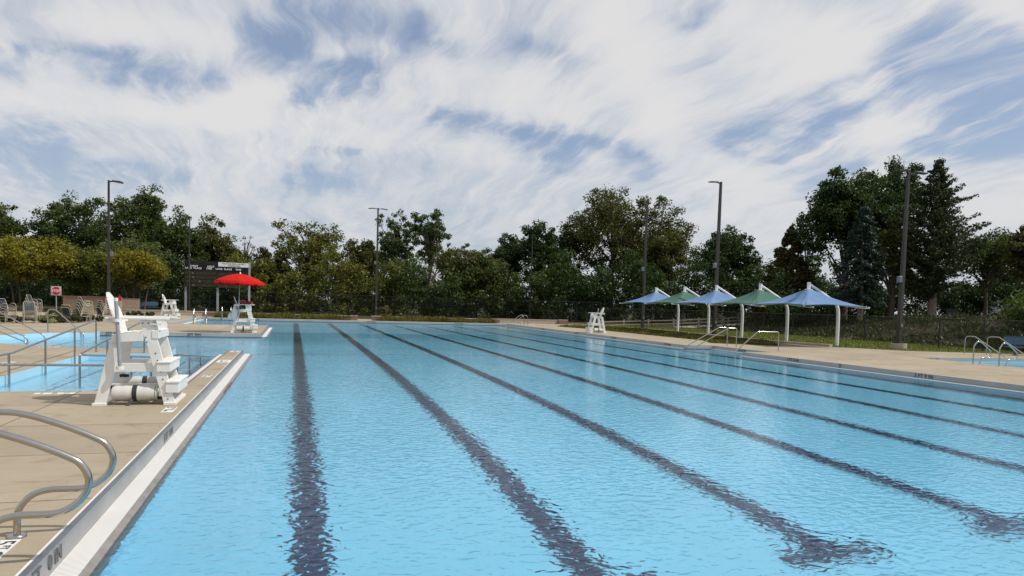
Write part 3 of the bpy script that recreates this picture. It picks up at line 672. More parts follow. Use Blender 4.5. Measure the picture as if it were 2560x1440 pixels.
e.rotation_euler = (0, 0, -.55)
MB().tube([(-.40, .12, .13), (-.2, .02, .12), (.0, -.02, .10), (.25, 0, .08)], .085, 12, rr=[.07, .09, .09, .085]).build('foam', M['redtube'], e)
MB().tube([(.25, 0, .08), (.33, -.02, .04)], .1, 12).build('foam_end', M['redtube'], e)
MB().tube([(.05, -.02, .10), (.12, -.015, .095)], .095, 12).build('band', M['black'], e)
# umbrella
e = empty('beach_umbrella', (-2.66, 37.17, .60), 'open red umbrella with scalloped edge over the second lifeguard chair', 'umbrella')
e.rotation_euler = (0, math.radians(1.8), 0)
MB().cyl((0, 0, 0), .026, 1.1, 12).build('lower_pole', M['galv'], e)
MB().cyl((0, 0, 1.1), .017, 1.32, 12).build('pole', M['galv'], e)
MB().tube([(0, 0, .86), (0, 0, .9)], .035, 10).build('pole_collar', M['white'], e)
def dome(R, H, z, np_=8, rows=7, seg=6):
    vs = []; fs = []; n = np_*seg
    for r in range(rows+1):
        t = r/rows
        for j in range(n):
            a = 2*PI*j/n; ph = (j % seg)/seg; pinch = math.cos(PI/np_)/math.cos((ph-.5)*2*PI/np_)
            k = R*t*(pinch*1.0+(1-pinch)*.2); z_ = z+H*(1-t**1.75)-.035*t*math.sin(PI*ph)
            vs.append((k*math.cos(a), k*math.sin(a), z_))
    for r in range(rows):
        for j in range(n): fs.append((r*n+j, (r+1)*n+j, (r+1)*n+(j+1)%n, r*n+(j+1)%n))
    return vs, fs, n
vs, fs, n_ = dome(1.2, .41, 1.97)
m = MB(); m.add(vs, fs, True); can = m.build('canopy', M['red'], e)
sd = can.modifiers.new('thick', 'SOLIDIFY'); sd.thickness = .004
m = MB(); ring = vs[-n_:]
for j in range(n_):
    a = ring[j]; b = ring[(j+1) % n_]
    s0 = .10+.05*abs(math.sin(PI*(j % 3)/3)); s1 = .10+.05*abs(math.sin(PI*((j+1) % 3)/3))
    m.add([a, b, (b[0]*1.01, b[1]*1.01, b[2]-s1), (a[0]*1.01, a[1]*1.01, a[2]-s0)], [(0, 1, 2, 3)], True)
v = m.build('valance', M['red'], can); v.modifiers.new('thick', 'SOLIDIFY').thickness = .003
for j in range(8):
    a = 2*PI*j/8; c, s = math.cos(a), math.sin(a)
    MB().tube([(0, 0, 2.36), (.58*c, .58*s, 2.24), (1.15*c, 1.15*s, 1.95)], .006, 5).build('rib', M['galv'], e)
MB().tube([(0, 0, 2.38), (0, 0, 2.43), (0, 0, 2.48)], .03, 10, rr=[.04, .035, .01]).build('finial', M['white'], e)
# ------------------------------------------------------------------ stainless rails
def rails(name, label, paths, cat='handrail', r=.024, group=None, flanges=(), rad=.14, part='rail'):
    base = Vector((paths[0][0][0], paths[0][0][1], 0)); e = empty(name, tuple(base), label, cat, group)
    for p in paths: MB().tube([Vector(q)-base for q in fillet(p, rad, 8)], r, 14).build(part, M['steel'], e)
    for f in flanges: MB().tube([Vector(f)-base, Vector(f)-base+Vector((0, 0, .012))], r*2.1, 18).build('base_flange', M['steel'], e)
    return e
def spline(P, n=6):
    P = [Vector(p) for p in P]; out = []
    for i in range(len(P)-1):
        a, b, c, d = P[max(i-1, 0)], P[i], P[i+1], P[min(i+2, len(P)-1)]
        for k in range(n):
            t_ = k/n; out.append(.5*((2*b)+(c-a)*t_+(2*a-5*b+4*c-d)*t_*t_+(3*b-a-3*c+d)*t_**3))
    return out+[P[-1]]
def grab_pts(y):
    return spline([(-2.56, y, 0), (-2.56, y, .3), (-2.56, y, .60), (-2.47, y, .78), (-2.28, y, .915), (-2.02, y, .935), (-1.86, y, .91), (-1.64, y, .83), (-1.44, y, .735), (-1.345, y, .67), (-1.30, y, .56), (-1.335, y, .45), (-1.42, y, .375), (-1.52, y, .345), (-1.72, y, .345), (-1.84, y, .305), (-1.92, y, .20), (-1.93, y, .08), (-1.93, y, 0)])
for y, lab in ((5.20, 'nearer stainless grab rail of the pair in the left foreground, looping over the pool edge'), (5.85, 'farther stainless grab rail of the left foreground pair, standing behind the white depth tile')):
    e = empty('grab_rail', (-1.93, y, 0), lab, 'grab rail', 'grab rails at the near left pool edge')
    P = [Vector(q)-Vector((-1.93, y, 0)) for q in grab_pts(y)]
    MB().tube(P, .024, 20).build('rail', M['steel'], e)
    for x in (0, -.63): MB().tube([(x, 0, 0), (x, 0, .018), (x, 0, .022)], .06, 24, rr=[.062, .062, .05]).build('base_flange', M['steel'], e)
zz = -.62
def post(x, y, z0, z1): return [(x, y, z0), (x, y, z1)]
R1 = [(-5.77, 14.7, .46), (-5.77, 17.3, .47), (-5.77, 23.75, .97), (-5.77, 23.86, .90), (-5.77, 23.86, 0)]
rails('ramp_handrail', 'long stainless handrail rising along the left side of the sunken ramp', [R1, post(-5.77, 17.1, zz, .46), post(-5.77, 19.35, zz, .62), post(-5.77, 21.7, zz, .80)], flanges=[(-5.77, 23.86, 0)], rad=.06)
rails('ramp_handrail', 'stainless handrail rising through the middle of the ramp pool behind the foreground chair', [[(-4.4, 16.9, zz), (-4.4, 16.9, .48), (-4.4, 23.4, .99), (-4.4, 23.6, .90), (-4.4, 23.6, 0)], post(-4.4, 19.2, zz, .66), post(-4.4, 21.45, zz, .84)], flanges=[(-4.4, 23.6, 0)], rad=.05)
rails('ramp_handrail', 'level stainless rail crossing between the ramp rails behind the foreground chair', [[(-4.37, 16.95, .46), (-3.0, 16.95, .42)], post(-3.42, 16.95, zz, .42), post(-3.02, 16.95, zz, .42)], rad=.02)
rails('ramp_handrail', 'stainless stair rail dipping into the water beside the narrow divider wall', [[(-2.85, 16.2, .40), (-2.6, 17.6, .42), (-2.6, 19.7, .22), (-2.6, 22.0, .03), (-2.6, 25.0, -.24)], post(-2.6, 17.67, zz, .40), post(-2.6, 19.67, zz, .21), post(-2.6, 21.9, -1.2, .03)], rad=.1)
rails('ramp_handrail', 'level stainless rail across the near end of the ramp pool, ending behind the foreground chair', [[(-8.2, 14.62, .48), (-3.35, 14.62, .455), (-3.3, 14.62, .40), (-3.3, 14.62, zz)]], rad=.04)
rails('entry_handrail', 'stainless stair rail bending down into the leisure pool in front of the shrubs', [[(-10.5, 35.55, 0), (-10.5, 35.55, 1.0), (-10.2, 35.5, 1.01), (-9.0, 35.1, -.05), (-8.95, 35.08, -.6)]], flanges=[(-10.5, 35.55, 0)], rad=.16)
rails('entry_handrail', 'slanting stainless stair rail at the left edge running down to the leisure pool', [[(-13.2, 33.5, 0), (-13.2, 33.5, 1.25), (-12.2, 33.4, 1.27), (-9.98, 33.2, -.02), (-9.9, 33.2, -.2), (-9.9, 33.2, -.69)]], rad=.12)
rails('entry_handrail', 'lower slanting stainless rail at the left edge, farther of the close pair', [[(-12.6, 31.0, 1.38), (-10.74, 31.0, .46), (-9.92, 31., .02), (-9.84, 31.0, -.1), (-9.84, 31., -.69)]], rad=.1)
rails('entry_handrail', 'lower slanting stainless rail at the left edge, nearer of the close pair', [[(-12.5, 29.6, 1.30), (-10.3, 29.6, .30), (-9.45, 29.6, -.10), (-9.3, 29.6, -.69)]], rad=.1)
# ladders of the small back pool
for x, y, lab in ((-6.05, 48.1, 'left chrome ladder rail at the near edge of the small back pool'), (-5.35, 48.1, 'right chrome ladder rail at the near edge of the small back pool')):
    rails('ladder_rail', lab, [[(x, y-.55, 0), (x, y-.55, .62), (x, y-.3, .99), (x, y-.02, .95), (x, y+.12, .35), (x, y-.15, .0)]], 'ladder rail', .03, 'ladder rails of the small back pool', rad=.16)
for x, lab in ((-5.75, 'far ladder rail in front of the scoreboard, left of its pair'), (-5.05, 'far ladder rail in front of the scoreboard, right of its pair')):
    rails('ladder_rail', lab, [[(x, 62.45, -.4), (x, 62.45, .6), (x, 62.7, .99), (x, 63.1, .7), (x, 63.1, 0)]], 'ladder rail', .028, 'ladder rails on the far edge', rad=.16)
def ladder(cx, cy, dirx, diry, lab, grp, w=.5):
    d = Vector((dirx, diry, 0)).normalized()
    b = Vector((cx, cy, 0))
    pts = [b-d*.30, b-d*.30+Vector((0, 0, .70)), b-d*.14+Vector((0, 0, .93)), b+d*.10+Vector((0, 0, .88)), b+d*.62+Vector((0, 0, .50)), b+d*.56+Vector((0, 0, .27)), b+d*.12+Vector((0, 0, .27)), b+d*.03, ]
    return rails('grab_rail', lab, [[tuple(p) for p in pts]], 'grab rail', .024, grp, rad=.16)
ladder(20.2, 60.4, -1, 0, 'farther looped rail of the ladder at the far right corner of the pool', 'grab rails at the far right corner')
ladder(20.2, 59.3, -1, 0, 'nearer looped rail of the ladder at the far right corner of the pool', 'grab rails at the far right corner')
ladder(26.40, 20.45, 1, -.05, 'left looped rail of the ladder into the second pool at the right edge', 'grab rails of the second pool')
ladder(26.62, 19.55, 1, -.05, 'right looped rail of the ladder into the second pool at the right edge', 'grab rails of the second pool')
def stair(y, lab, x1=21.95):
    rails('stair_handrail', lab, [[(19.48, y, -.9), (19.48, y, -.05), (21.42, y, .965), (x1, y, .965), (x1, y, 0)]], 'handrail', .024, 'stair rails of the right alcove', flanges=[(x1, y, 0)], rad=.12)
stair(31.0, 'stair handrail on the far side of the alcove steps, left of the trio'); stair(30.2, 'middle stair handrail of the trio at the alcove steps')
rails('stair_handrail', 'separate stair handrail at the near side of the alcove steps, right of trio', [[(19.74, 27.3, -.9), (19.74, 27.3, -.1), (21.02, 27.3, .91), (22.22, 27.3, .91), (22.22, 27.3, 0)]], 'handrail', .025, 'stair rails of the right alcove', flanges=[(22.22, 27.3, 0)], rad=.12)
rails('stair_handrail', 'left of the two tall sloping handrails beyond the second pool at the right edge', [[(33, 26.37, 0), (33, 26.37, .92), (33, 25.85, .93), (33, 23.8, -.25)]], rad=.2, group='stair rails of the second pool')
rails('stair_handrail', 'right of two tall sloping handrails beyond the second pool, before the blue bench', [[(34.2, 26.11, 0), (34.2, 26.11, .92), (34.2, 25.5, .93), (34.2, 23.6, -.2)]], rad=.2, group='stair rails of the second pool')
# ------------------------------------------------------------------ sun shades
def shade_model(mat, label):
    e = empty('sun_shade', (0, 0, 0), label, 'sun shade', 'row of cantilevered sun shades on the lawn'); a = 2.12; hz_ = 3.20; cz = 2.27
    n = 14; vs = []; fs = []
    cor = [Vector((-a, -a, cz)), Vector((a, -a, cz)), Vector((a, a, cz)), Vector((-a, a, cz))]
    for k in range(4):
        A, B = cor[k], cor[(k+1) % 4]; o = len(vs)
        for i in range(n+1):
            t = i/n; ed = A.lerp(B, t); c = 4*t*(1-t)
            ed = Vector((ed.x*(1-.16*c), ed.y*(1-.16*c), ed.z+.10*c))
            hub = Vector((ed.x, ed.y, 0)).normalized()*.16; hub.z = hz_
            for j in range(9):
                s = j/8; p = hub.lerp(ed, s); p.z -= .20*math.sin(PI*s)*(.55+.45*c)*1.0
                vs.append(p)
        for i in range(n):
            for j in range(8): fs.append((o+i*9+j, o+i*9+j+1, o+(i+1)*9+j+1, o+(i+1)*9+j))
    m = MB(); m.add(vs, fs, True); c = m.build('canopy', mat, e); c.modifiers.new('thick', 'SOLIDIFY').thickness = .012
    for q in cor:
        MB().tube([(q.x*1.0, q.y*1.0, q.z), (q.x*1.035, q.y*1.035, q.z-.03), (q.x*.97, q.y*.97, q.z-.06)], .028, 8).build('corner_bracket', M['whitepost'], e)
        MB().tube([(0, 0, 2.62), (q.x*.55, q.y*.55, 2.36), (q.x*.97, q.y*.97, q.z-.06)], .03, 8).build('strut', M['whitepost'], e)
    MB().cyl((0, 0, 3.17), .21, .05, 20).build('hub_plate', M['whitepost'], e)
    MB().cyl((0, 0, 3.10), .10, .50, 16).build('hub_tube', M['whitepost'], e)
    MB().tube([(.03, 0, 3.50), (1.75, 0, 2.60), (1.98, 0, 2.42), (2.09, 0, 2.2), (2.14, 0, 1.9), (2.16, 0, 1.2), (2.16, 0, 0)], .09, 14, rr=[.07, .085, .09, .095, .10, .10, .105]).build('post', M['whitepost'], e)
    return e
s1 = shade_model(M['shadeblue'], 'nearest blue sun shade, at the right end of the row'); s2 = shade_model(M['shadegreen'], 'green sun shade beside the nearest blue one')
s1.location = (27.62, 31.65, .0); s2.location = (27.55, 35.75, 0)
s2.rotation_euler = (0, 0, .02)
for src, y, x, lab in ((s1, 40.3, 27.5, 'blue sun shade in the middle of the row, crossed by a lamp post'), (s2, 45.1, 28.0, 'farther green sun shade, second from the left end of the row'), (s1, 49.7, 28.2, 'farthest blue sun shade at the left end of the row')):
    c = copy_tree(src); c.location = (x, y, 0); c['label'] = lab; c.rotation_euler = (0, 0, rnd.uniform(-.03, .03))
# ------------------------------------------------------------------ lamp posts
def lamp(x, y, h, heads, label, wid=.2, box=(0, 4.3), footing=0, lean=0):
    e = empty('lamp_post', (x, y, 0), label, 'lamp post', 'square bronze lamp posts round the pool'); zb = footing
    if footing: MB().cyl((0, 0, 0), .42, footing, 28).build('footing', M['kerb'], e)
    MB().bar((0, 0, zb), (0, 0, h), wid, wid, (1, 0, 0), ends=(wid, wid*.62)).build('pole', M['bronze'], e)
    MB().box(-.22, .22, -.22, .22, zb, zb+.1).build('base_plate', M['bronze'], e)
    for dx, dy in heads:
        d = Vector((dx, dy, 0)).normalized(); s = Vector((-d.y, d.x, 0))
        m = MB(); m.bar(d*.05+Vector((0, 0, h-.12)), d*.42+Vector((0, 0, h-.05)), .07, .07); m.build('arm', M['bronze'], e)
        m = MB(); m.bar(d*.36+Vector((0, 0, h-.04)), d*1.05+Vector((0, 0, h-.10)), .36, .07); m.build('lamp_head', M['lampgrey'], e, bevel=.02)
    if box:
        s, z = box; m = MB(); m.box(*sorted((s*.09, s*.32)), -.12, .10, z-.16, z+.20); m.build('speaker', M['boxgrey'], e, bevel=.03)
    MB().box(-.07, .07, -wid/2-.06, -wid/2, zb+.9, zb+1.1).build('outlet_box', M['boxgrey'], e)
    return e
lamp(-14.1, 62, 10.75, [(1, -.35), (1, .5)], 'tall bronze lamp post at the left, rising between the yellow trees', .21, (1, 4.9))
lamp(8.75, 77, 12.05, [(-1, .1), (1, .1)], 'bronze lamp post with two opposite heads in front of the middle trees', .25, (-1, 6.))
lamp(30.4, 55.8, 11.65, [(-1, .15)], 'lamp post left of the sun shades, in front of the big rounded tree', .24, (-1, 5.4))
lamp(29.3, 43.0, 11.15, [(-1, -.15)], 'lamp post standing among the sun shades, with its head pointing left', .24, (-1, 5.1))
lamp(32.0, 29.5, 9.8, [(-1, -.6), (1, -.2)], 'lamp post on a round concrete footing at the right, with two heads', .22, (-1, 3.85), footing=.34)
def slim(x, y, h, lab):
    e = empty('slim_pole', (x, y, 0), lab, 'pole'); MB().tube([(0, 0, 0), (0, 0, h)], .09, 8, rr=[.11, .06]).build('shaft', M['bronze'], e); MB().box(-.12, .12, -.12, .12, 0, .12).build('base_plate', M['bronze'], e)
slim(-10.25, 77.2, 9.9, 'thin dark pole just behind the left side of the scoreboard'); slim(27.6, 79, 10.6, 'thin dark pole in front of the trees, above the far right pool corner')
# ------------------------------------------------------------------ scoreboard
bx, by = -7.66, 78
e = empty('scoreboard', (bx, by, 0), 'dark swim meet scoreboard on grey posts behind the red umbrella', 'scoreboard')
for x in (-3.05, 0.02, 3.13): MB().box(x-.1, x+.1, .17, .37, 0, 5.5 if x > 2 else 5.4).build('post', M['galv'], e)
MB().box(-3.16, -.04, 0, .16, 2.76, 5.44).build('left_panel', M['board'], e)
MB().box(.0, 3.02, 0, .16, 2.72, 4.93).build('right_panel', M['board'], e)
MB().box(-3.14, -.04, -.012, -.002, 4.52, 5.02).build('header_band', M['boardband'], e)
MB().box(.0, 3.02, -.012, -.002, 4.45, 4.90).build('header_band', M['boardband'], e)
MB().box(-.12, .06, -.02, .1, 4.95, 5.40).build('panel_joint', M['boardband'], e)
MB().box(.08, 3.05, -.03, .1, 4.93, 5.38).build('name_sign', M['signwhite'], e)
for z in (4.30, 3.88, 3.46, 3.04): MB().box(-3.1, -.1, -.012, -.002, z-.30, z).build('score_row', M['boardrow'], e); MB().box(.06, 2.98, -.012, -.002, z-.33, z-.03).build('score_row', M['boardrow'], e)
for x, z in ((-2.35, 4.14), (-2.3, 3.72), (-1.7, 3.3), (-2.3, 2.9), (-2.75, 3.72), (-2.75, 3.3)): MB().box(x-.09, x+.09, -.018, -.013, z-.1, z+.1).build('digit_patch', M['amber'], e)
TX = (1, 0, 0); TU = (0, 0, 1)
for s, x, z, sz in (('EVENT', -2.25, 4.86, .26), ('LANE  PLACE', -2.30, 4.65, .25), ('HEAT', -.62, 4.86, .26), ('TIME', -.80, 4.65, .25), ('LANE  PLACE', .62, 4.66, .25), ('TIME', 2.05, 4.66, .25)):
    text(s, sz, M['white_letter'], e, frame((x, -.016, z), TX, TU), 'lettering', .002, bold=.006)
text('PALATINE PARK DISTRICT', .185, M['black_letter'], e, frame((1.62, -.034, 5.24), TX, TU), 'lettering', .002, bold=.003)
text('TIGERSHARKS', .185, M['black_letter'], e, frame((1.62, -.034, 5.04), TX, TU), 'lettering', .002, bold=.003)
# ------------------------------------------------------------------ signs
e = empty('stop_sign', (-14.3, 50, 0), 'red stop sign on a white backing above the shrubs at the left', 'sign')
MB().bar((.02, 0, 0), (0, 0, 1.6), .05, .04, (0, 1, 0)).build('post', M['galv'], e)
MB().box(-.29, .29, -.035, -.022, 1.56, 2.14).build('backing', M['backwhite'], e)
def octo(r, y0, y1): return MB().slab([(r*math.cos(PI/8+k*PI/4), 1.85+r*math.sin(PI/8+k*PI/4)) for k in range(8)], y0, y1)
octo(.30, -.046, -.037).build('white_rim', M['white_letter'], e); octo(.275, -.054, -.047).build('red_face', M['redsign'], e)
text('STOP', .235, M['white_letter'], e, frame((0, -.057, 1.845), TX, TU), 'lettering', .001, sx=.82, bold=.004)
p = VY(299.5, 746, 62); e = empty('small_sign', (p[0], 62, 0), 'small red notice on a thin post in front of the block wall', 'sign')
MB().bar((0, 0, 0), (0, 0, 1.2), .04, .03, (0, 1, 0)).build('post', M['galv'], e); MB().slab([(-.13, 1.2), (.13, 1.2), (.13, 1.5), (0, 1.7), (-.13, 1.5)], -.03, -.018).build('red_face', M['redsign'], e)
p = VD(2380, 780, 75); e = empty('park_sign', (p[0], p[1], hz(p[0], p[1])), 'dark blue sign with a pale line of text under the trees at the right', 'sign', rz=-.6)
zc = p[2]-e.location[2]
MB().box(-.55, .55, 0, .08, zc-.45, zc+.35).build('sign_panel', M['darksign'], e); MB().box(-.5, -.4, .0, .1, 0, zc-.45).build('post', M['bronze'], e); MB().box(.4, .5, .0, .1, 0, zc-.45).build('post', M['bronze'], e)
MB().box(-.45, .45, -.006, 0, zc-.16, zc-.09).build('text_line', M['boxgrey'], e)
# ------------------------------------------------------------------ benches
def bench(loc, rz, label, w=1.83):
    e = empty('bench', loc, label, 'bench', 'blue metal park benches', rz)
    m = MB()
    for i in range(5): m.bar((-w/2, -.08-.085*i, .45), (w/2, -.08-.085*i, .45), .075, .02, (0, 0, 1))
    m.bar((-w/2, -.5, .43), (w/2, -.5, .43), .03, .06); m.build('seat', M['navy'], e)
    m = MB()
    for i in range(4): m.bar((-w/2, .03+.02*i, .60+.095*i), (w/2, .03+.02*i, .60+.095*i), .02, .085, (0, .2, 1))
    m.bar((-w/2, .115, .965), (w/2, .115, .965), .035, .03); m.build('backrest', M['navy'], e)
    for x in (-.62, .62):
        m = MB(); m.bar((x, -.1, 0), (x, -.14, .44), .06, .06); m.bar((x, .0, .42), (x, .10, .93), .05, .04); m.bar((x, -.45, .42), (x, 0, .42), .05, .05); m.bar((x, -.45, .02), (x, .15, .02), .07, .04, (0, 0, 1)); m.build('leg', M['navy'], e)
    return e
bench((-13.6, 74.5, .12), .08, 'blue bench with backrest in front of the hedge, left of the far lifeguard chair')
bench((36.2, 25.4, 0), -.62, 'blue bench cut by the right edge of the picture, behind the second pool', 2.2)
# block walls
a = VY(183, 788, 60); 
e = empty('block_wall', (-15.2, 66, 0), 'brownish block wall behind the patio chairs, left of the lamp post', 'wall', rz=0)
MB().box(-3.2, .0, 0, .25, 0, 1.42).build('wall_face', M['tanblock'], e); MB().box(0, 1.15, -.35, .25, 0, 1.42).build('end_pier', M['tanblock'], e); MB().box(-3.23, 1.18, -.38, .28, 1.422, 1.47).build('wall_cap', M['redbrick'], e)
e = empty('block_wall', (-13.4, 69, 0), 'tan block wall behind the yellow tree, left of the blue bench', 'wall', rz=0)
MB().box(-2.7, -.45, .3, .5, 0, 1.32).build('wall_face', M['tanblock'], e); MB().box(-1.35, .1, 0, .28, 0, 1.34).build('end_pier', M['tanblock'], e); MB().box(-1.38, .13, -.03, .3, 1.342, 1.39).build('wall_cap', M['redbrick'], e)
# ------------------------------------------------------------------ patio chairs
def patio_model():
    e = empty('patio_chair', (0, 0, 0), '-', 'patio chair'); c = M['cream']; r = .014
    for s in (-1, 1):
        y = s*.29
        MB().tube(fillet([(.27, y, 0), (.20, y, .60), (.02, y, .66), (-.24, y, .50), (-.30, y, 0)], .07, 5), r, 7).build('side_frame', c, e)
    MB().tube(fillet([(.22, -.26, .38), (-.20, -.26, .36), (-.40, -.26, .88), (-.40, .26, .88), (-.20, .26, .36), (.22, .26, .38), (.22, -.26, .38)], .07, 5), r, 7).build('seat_frame', c, e)
    for x, z in ((.235, .30), (-.28, .18)): MB().tube([(x, -.28, z), (x, .28, z)], .010, 6).build('cross_bar', c, e)
    m = MB()
    for i in range(7): m.bar((-.17+i*.06, -.25, .372), (-.17+i*.06, .25, .372), .045, .008, (0, 0, 1))
    m.build('seat_straps', M['strap'], e)
    m = MB()
    for i in range(7):
        t = (i+.9)/8.2; m.bar((-.20-.20*t, -.25, .37+.50*t), (-.20-.20*t, .25, .37+.50*t), .008, .048, (-.37, 0, .93))
    m.build('back_straps', M['strap'], e)
    return e
proto = patio_model(); first = True
words = ['bottom', 'second lowest', 'third lowest', 'fourth lowest', 'topmost']
stacks = [(-14.95, 43.9, -.35, 4, 'patio chair of the stack cut by the left edge'),
          (-13.95, 44.3, -1.15, 3, 'patio chair of the stack facing the pool in front of the shrubs'),
          (-15.1, 48.4, -.1, 5, 'patio chair of the stack behind the facing stack at the left'),
          (-12.75, 47.0, 1.15, 2, 'patio chair of the low pair with dark backs, right of the stop sign'),
          (-12.0, 46.9, .55, 5, 'patio chair of the tall stack right of the stop sign'),
          (-11.65, 50.0, .75, 4, 'patio chair of the low stack nearest the foreground lifeguard chair')]
for (x, y, rz, k, lab) in stacks:
    for i in range(k):
        o = proto if first else copy_tree(proto); first = False
        w = 'topmost' if i == k-1 else ('lower' if k == 2 else words[i])
        dz = .165 if k == 5 else .15
        o.location = (x+math.cos(rz)*.045*i, y+math.sin(rz)*.045*i, dz*i); o.rotation_euler = (0, 0, rz+rnd.uniform(-.03, .03))
        o['label'] = w+' '+lab; o['group'] = 'stacked strap patio chairs on the left deck'
# ------------------------------------------------------------------ shrubs and trees
def leaf_cloud(C, R, per, size, flat=.75, droop=0.):
    C = np.asarray(C, np.float32); R = np.asarray(R, np.float32); n = len(C); idx = np.repeat(np.arange(n), per); N_ = len(idx)
    d = rs.normal(size=(N_, 3)); d /= np.linalg.norm(d, axis=1)[:, None]; rad = rs.rand(N_)**(1/2.2)
    off = d*rad[:, None]*R[idx][:, None]; off[:, 2] *= flat
    c = C[idx]+off
    nr = d*.8+rs.normal(size=(N_, 3))*.6; nr[:, 2] += .35; nr /= np.linalg.norm(nr, axis=1)[:, None]
    t = rs.normal(size=(N_, 3)); t -= nr*(t*nr).sum(1)[:, None]; t /= np.linalg.norm(t, axis=1)[:, None]; b = np.cross(nr, t)
    s = size*(.6+.8*rs.rand(N_))[:, None]
    return c.astype(np.float32), (t*s).astype(np.float32), (b*s*.55).astype(np.float32)
def tree(loc, H, Rw, kind, mat, label, group=None, name='tree', nclump=110, per=70, leaf=.17, base=.12, bark='bark', trunks=1, clr=None, seed=0, lop=.0):
    global rs
    rs = np.random.RandomState(seed+11); q = random.Random(seed)
    e = empty(name, loc, label, 'tree', group); nclump = int(nclump*1.3); per = int(per*1.1)
    C = []; R = []
    h0 = H*base
    ph = [q.uniform(0, 6.28) for _ in range(6)]
    # sub-domes give the crown an uneven outline
    lobes = []
    if kind in ('round', 'open', 'dense'):
        nl = 6 if kind != 'open' else 7
        for i in range(nl):
            a = 2*PI*i/nl+q.uniform(-.4, .4); rr = Rw*q.uniform(.42, .66); z = h0+(H-h0)*q.uniform(.40, .76)
            lobes.append((rr*math.cos(a), rr*math.sin(a), z, Rw*q.uniform(.40, .56), (H-h0)*q.uniform(.20, .30)))
        lobes.append((q.uniform(-.2, .2)*Rw, q.uniform(-.2, .2)*Rw, H-(H-h0)*.25, Rw*.52, (H-h0)*.24))
        lobes.append((q.uniform(-.1, .1)*Rw, 0, h0+(H-h0)*.42, Rw*.84, (H-h0)*.38))
        if kind == 'dense': lobes.append((0, 0, h0+(H-h0)*.30, Rw*1.0, (H-h0)*.32))
    for i in range(nclump):
        if kind in ('round', 'open', 'dense'):
            lx, ly, lz, lr, lh = lobes[q.randrange(len(lobes))]
            th = math.acos(q.uniform(-1, 1)); a = q.uniform(0, 2*PI); k = q.uniform(.55, 1.05) if q.random() < .8 else q.uniform(.1, .6)
            p = (lx+lr*k*math.sin(th)*math.cos(a), ly+lr*k*math.sin(th)*math.sin(a), lz+lh*k*math.cos(th))
            C.append(p); R.append((.13 if kind == 'open' else .165)*Rw*q.uniform(.55, 1.4)+.14)
        elif kind == 'cone':
            t = q.random()**1.25; a = q.uniform(0, 2*PI); k = q.uniform(.5, 1.)*(1-t)**.75*Rw*(1+.12*math.sin(3*a+ph[0]))
            C.append((k*math.cos(a), k*math.sin(a), h0+(H-h0)*t*.97)); R.append(Rw*.17*q.uniform(.6, 1.2)*(1-.6*t))
        elif kind == 'plume':
            t = q.random()**.9; a = q.uniform(0, 2*PI); k = q.uniform(.3, 1.)*Rw*(math.sin(PI*min(1, t*.9+.12))**.6)*(1+.2*math.sin(2*a+ph[1]))
            C.append((k*math.cos(a), k*math.sin(a), h0+(H-h0)*t)); R.append(Rw*.15*q.uniform(.6, 1.2)+.1)
    # conifer boughs
    if kind in ('spruce', 'pine'):
        nb = 170 if kind == 'spruce' else 300
        for i in range(nb):
            t = (i/nb)**.9; a = i*2.4+q.uniform(-1.2, 1.2)
            if kind == 'spruce': ln = Rw*(1-t)**.72*q.uniform(.65, 1.1)+.2; up = -.12
            else: ln = Rw*(.25+1.0*math.sin(PI*min(1, (1-t)*.72+.02)))*q.uniform(.4, 1.12)*(1-t**4); up = q.uniform(.15, .55)
            steps_ = max(3, int(ln/.34))
            for k in range(1, steps_+1):
                s = k/steps_; z = h0+(H-h0)*t+ln*s*up-(.10*ln*s*s if kind == 'spruce' else -.05*ln*s)
                C.append((ln*s*math.cos(a), ln*s*math.sin(a), min(z, H+.1))); R.append((.36 if kind == 'spruce' else .40)*(1.15-.5*s)*q.uniform(.7, 1.3))
        for k in range(10): C.append((0, 0, H-.16*k)); R.append(.10+.03*k)
        per = max(10, per//3)
    if clr: C, R = zip(*[(c, r) for c, r in zip(C, R) if clr(c)]) if any(clr(c) for c in C) else (C, R)
    c, u, v = leaf_cloud(C, R, per, leaf, .55 if kind in ('spruce', 'pine') else .8)
    keep = c[:, 2] > .1
    crown = quads_mesh('crown', c[keep], u[keep], v[keep], mat, e)
    m = MB(); rt = max(.10, H*.021)
    for k in range(trunks):
        ox = 0 if trunks == 1 else (k-(trunks-1)/2)*.45
        lean = (q.uniform(-.05, .05)+ox*.35/(1)) if trunks > 1 else q.uniform(-.03, .03)
        top = H*(.95 if kind in ('spruce', 'pine', 'cone') else .72)
        pts = [(ox+lean*H*(t**1.3)*.6+.02*H*math.sin(4*t+k)*.3, .01*H*math.sin(3*t+ph[2]), top*t) for t in (0, .15, .3, .45, .6, .8, 1)]
        m.tube(pts, rt, 8, rr=[rt*x/(1 if trunks == 1 else 1.5) for x in (1.25, 1, .85, .7, .55, .35, .12)])
    if kind in ('round', 'open', 'dense', 'plume'):
        idx = list(range(len(C))); q.shuffle(idx)
        for i in idx[:34 if kind == 'open' else 20]:
            p = C[i]; z0 = min(max(H*.18, p[2]-H*.28), H*.62); m.tube([(0, 0, z0), (p[0]*.35, p[1]*.35, z0+(p[2]-z0)*.45), (p[0]*.75, p[1]*.75, z0+(p[2]-z0)*.8), p], .05, 5, rr=[rt*.5, rt*.33, rt*.2, .02], cap=False)
    m.build('trunk', M[bark], e)
    return e
def hor(x): return 723.58+.02999*x
def T(x, top, wpx, D, kind, mat, label, zb=0., **k):
    p = VD(x, hor(x), D); z0 = zb if not callable(zb) else zb(p[0], p[1])
    H = CAMH+(hor(x)-top)*D/F-z0; Rw = wpx/2*D/F
    return tree((p[0], p[1], z0), H, Rw, kind, FM[mat], label, seed=int(x*7+top) % 9973, **k)
GT = 'trees in a row behind the far fence'
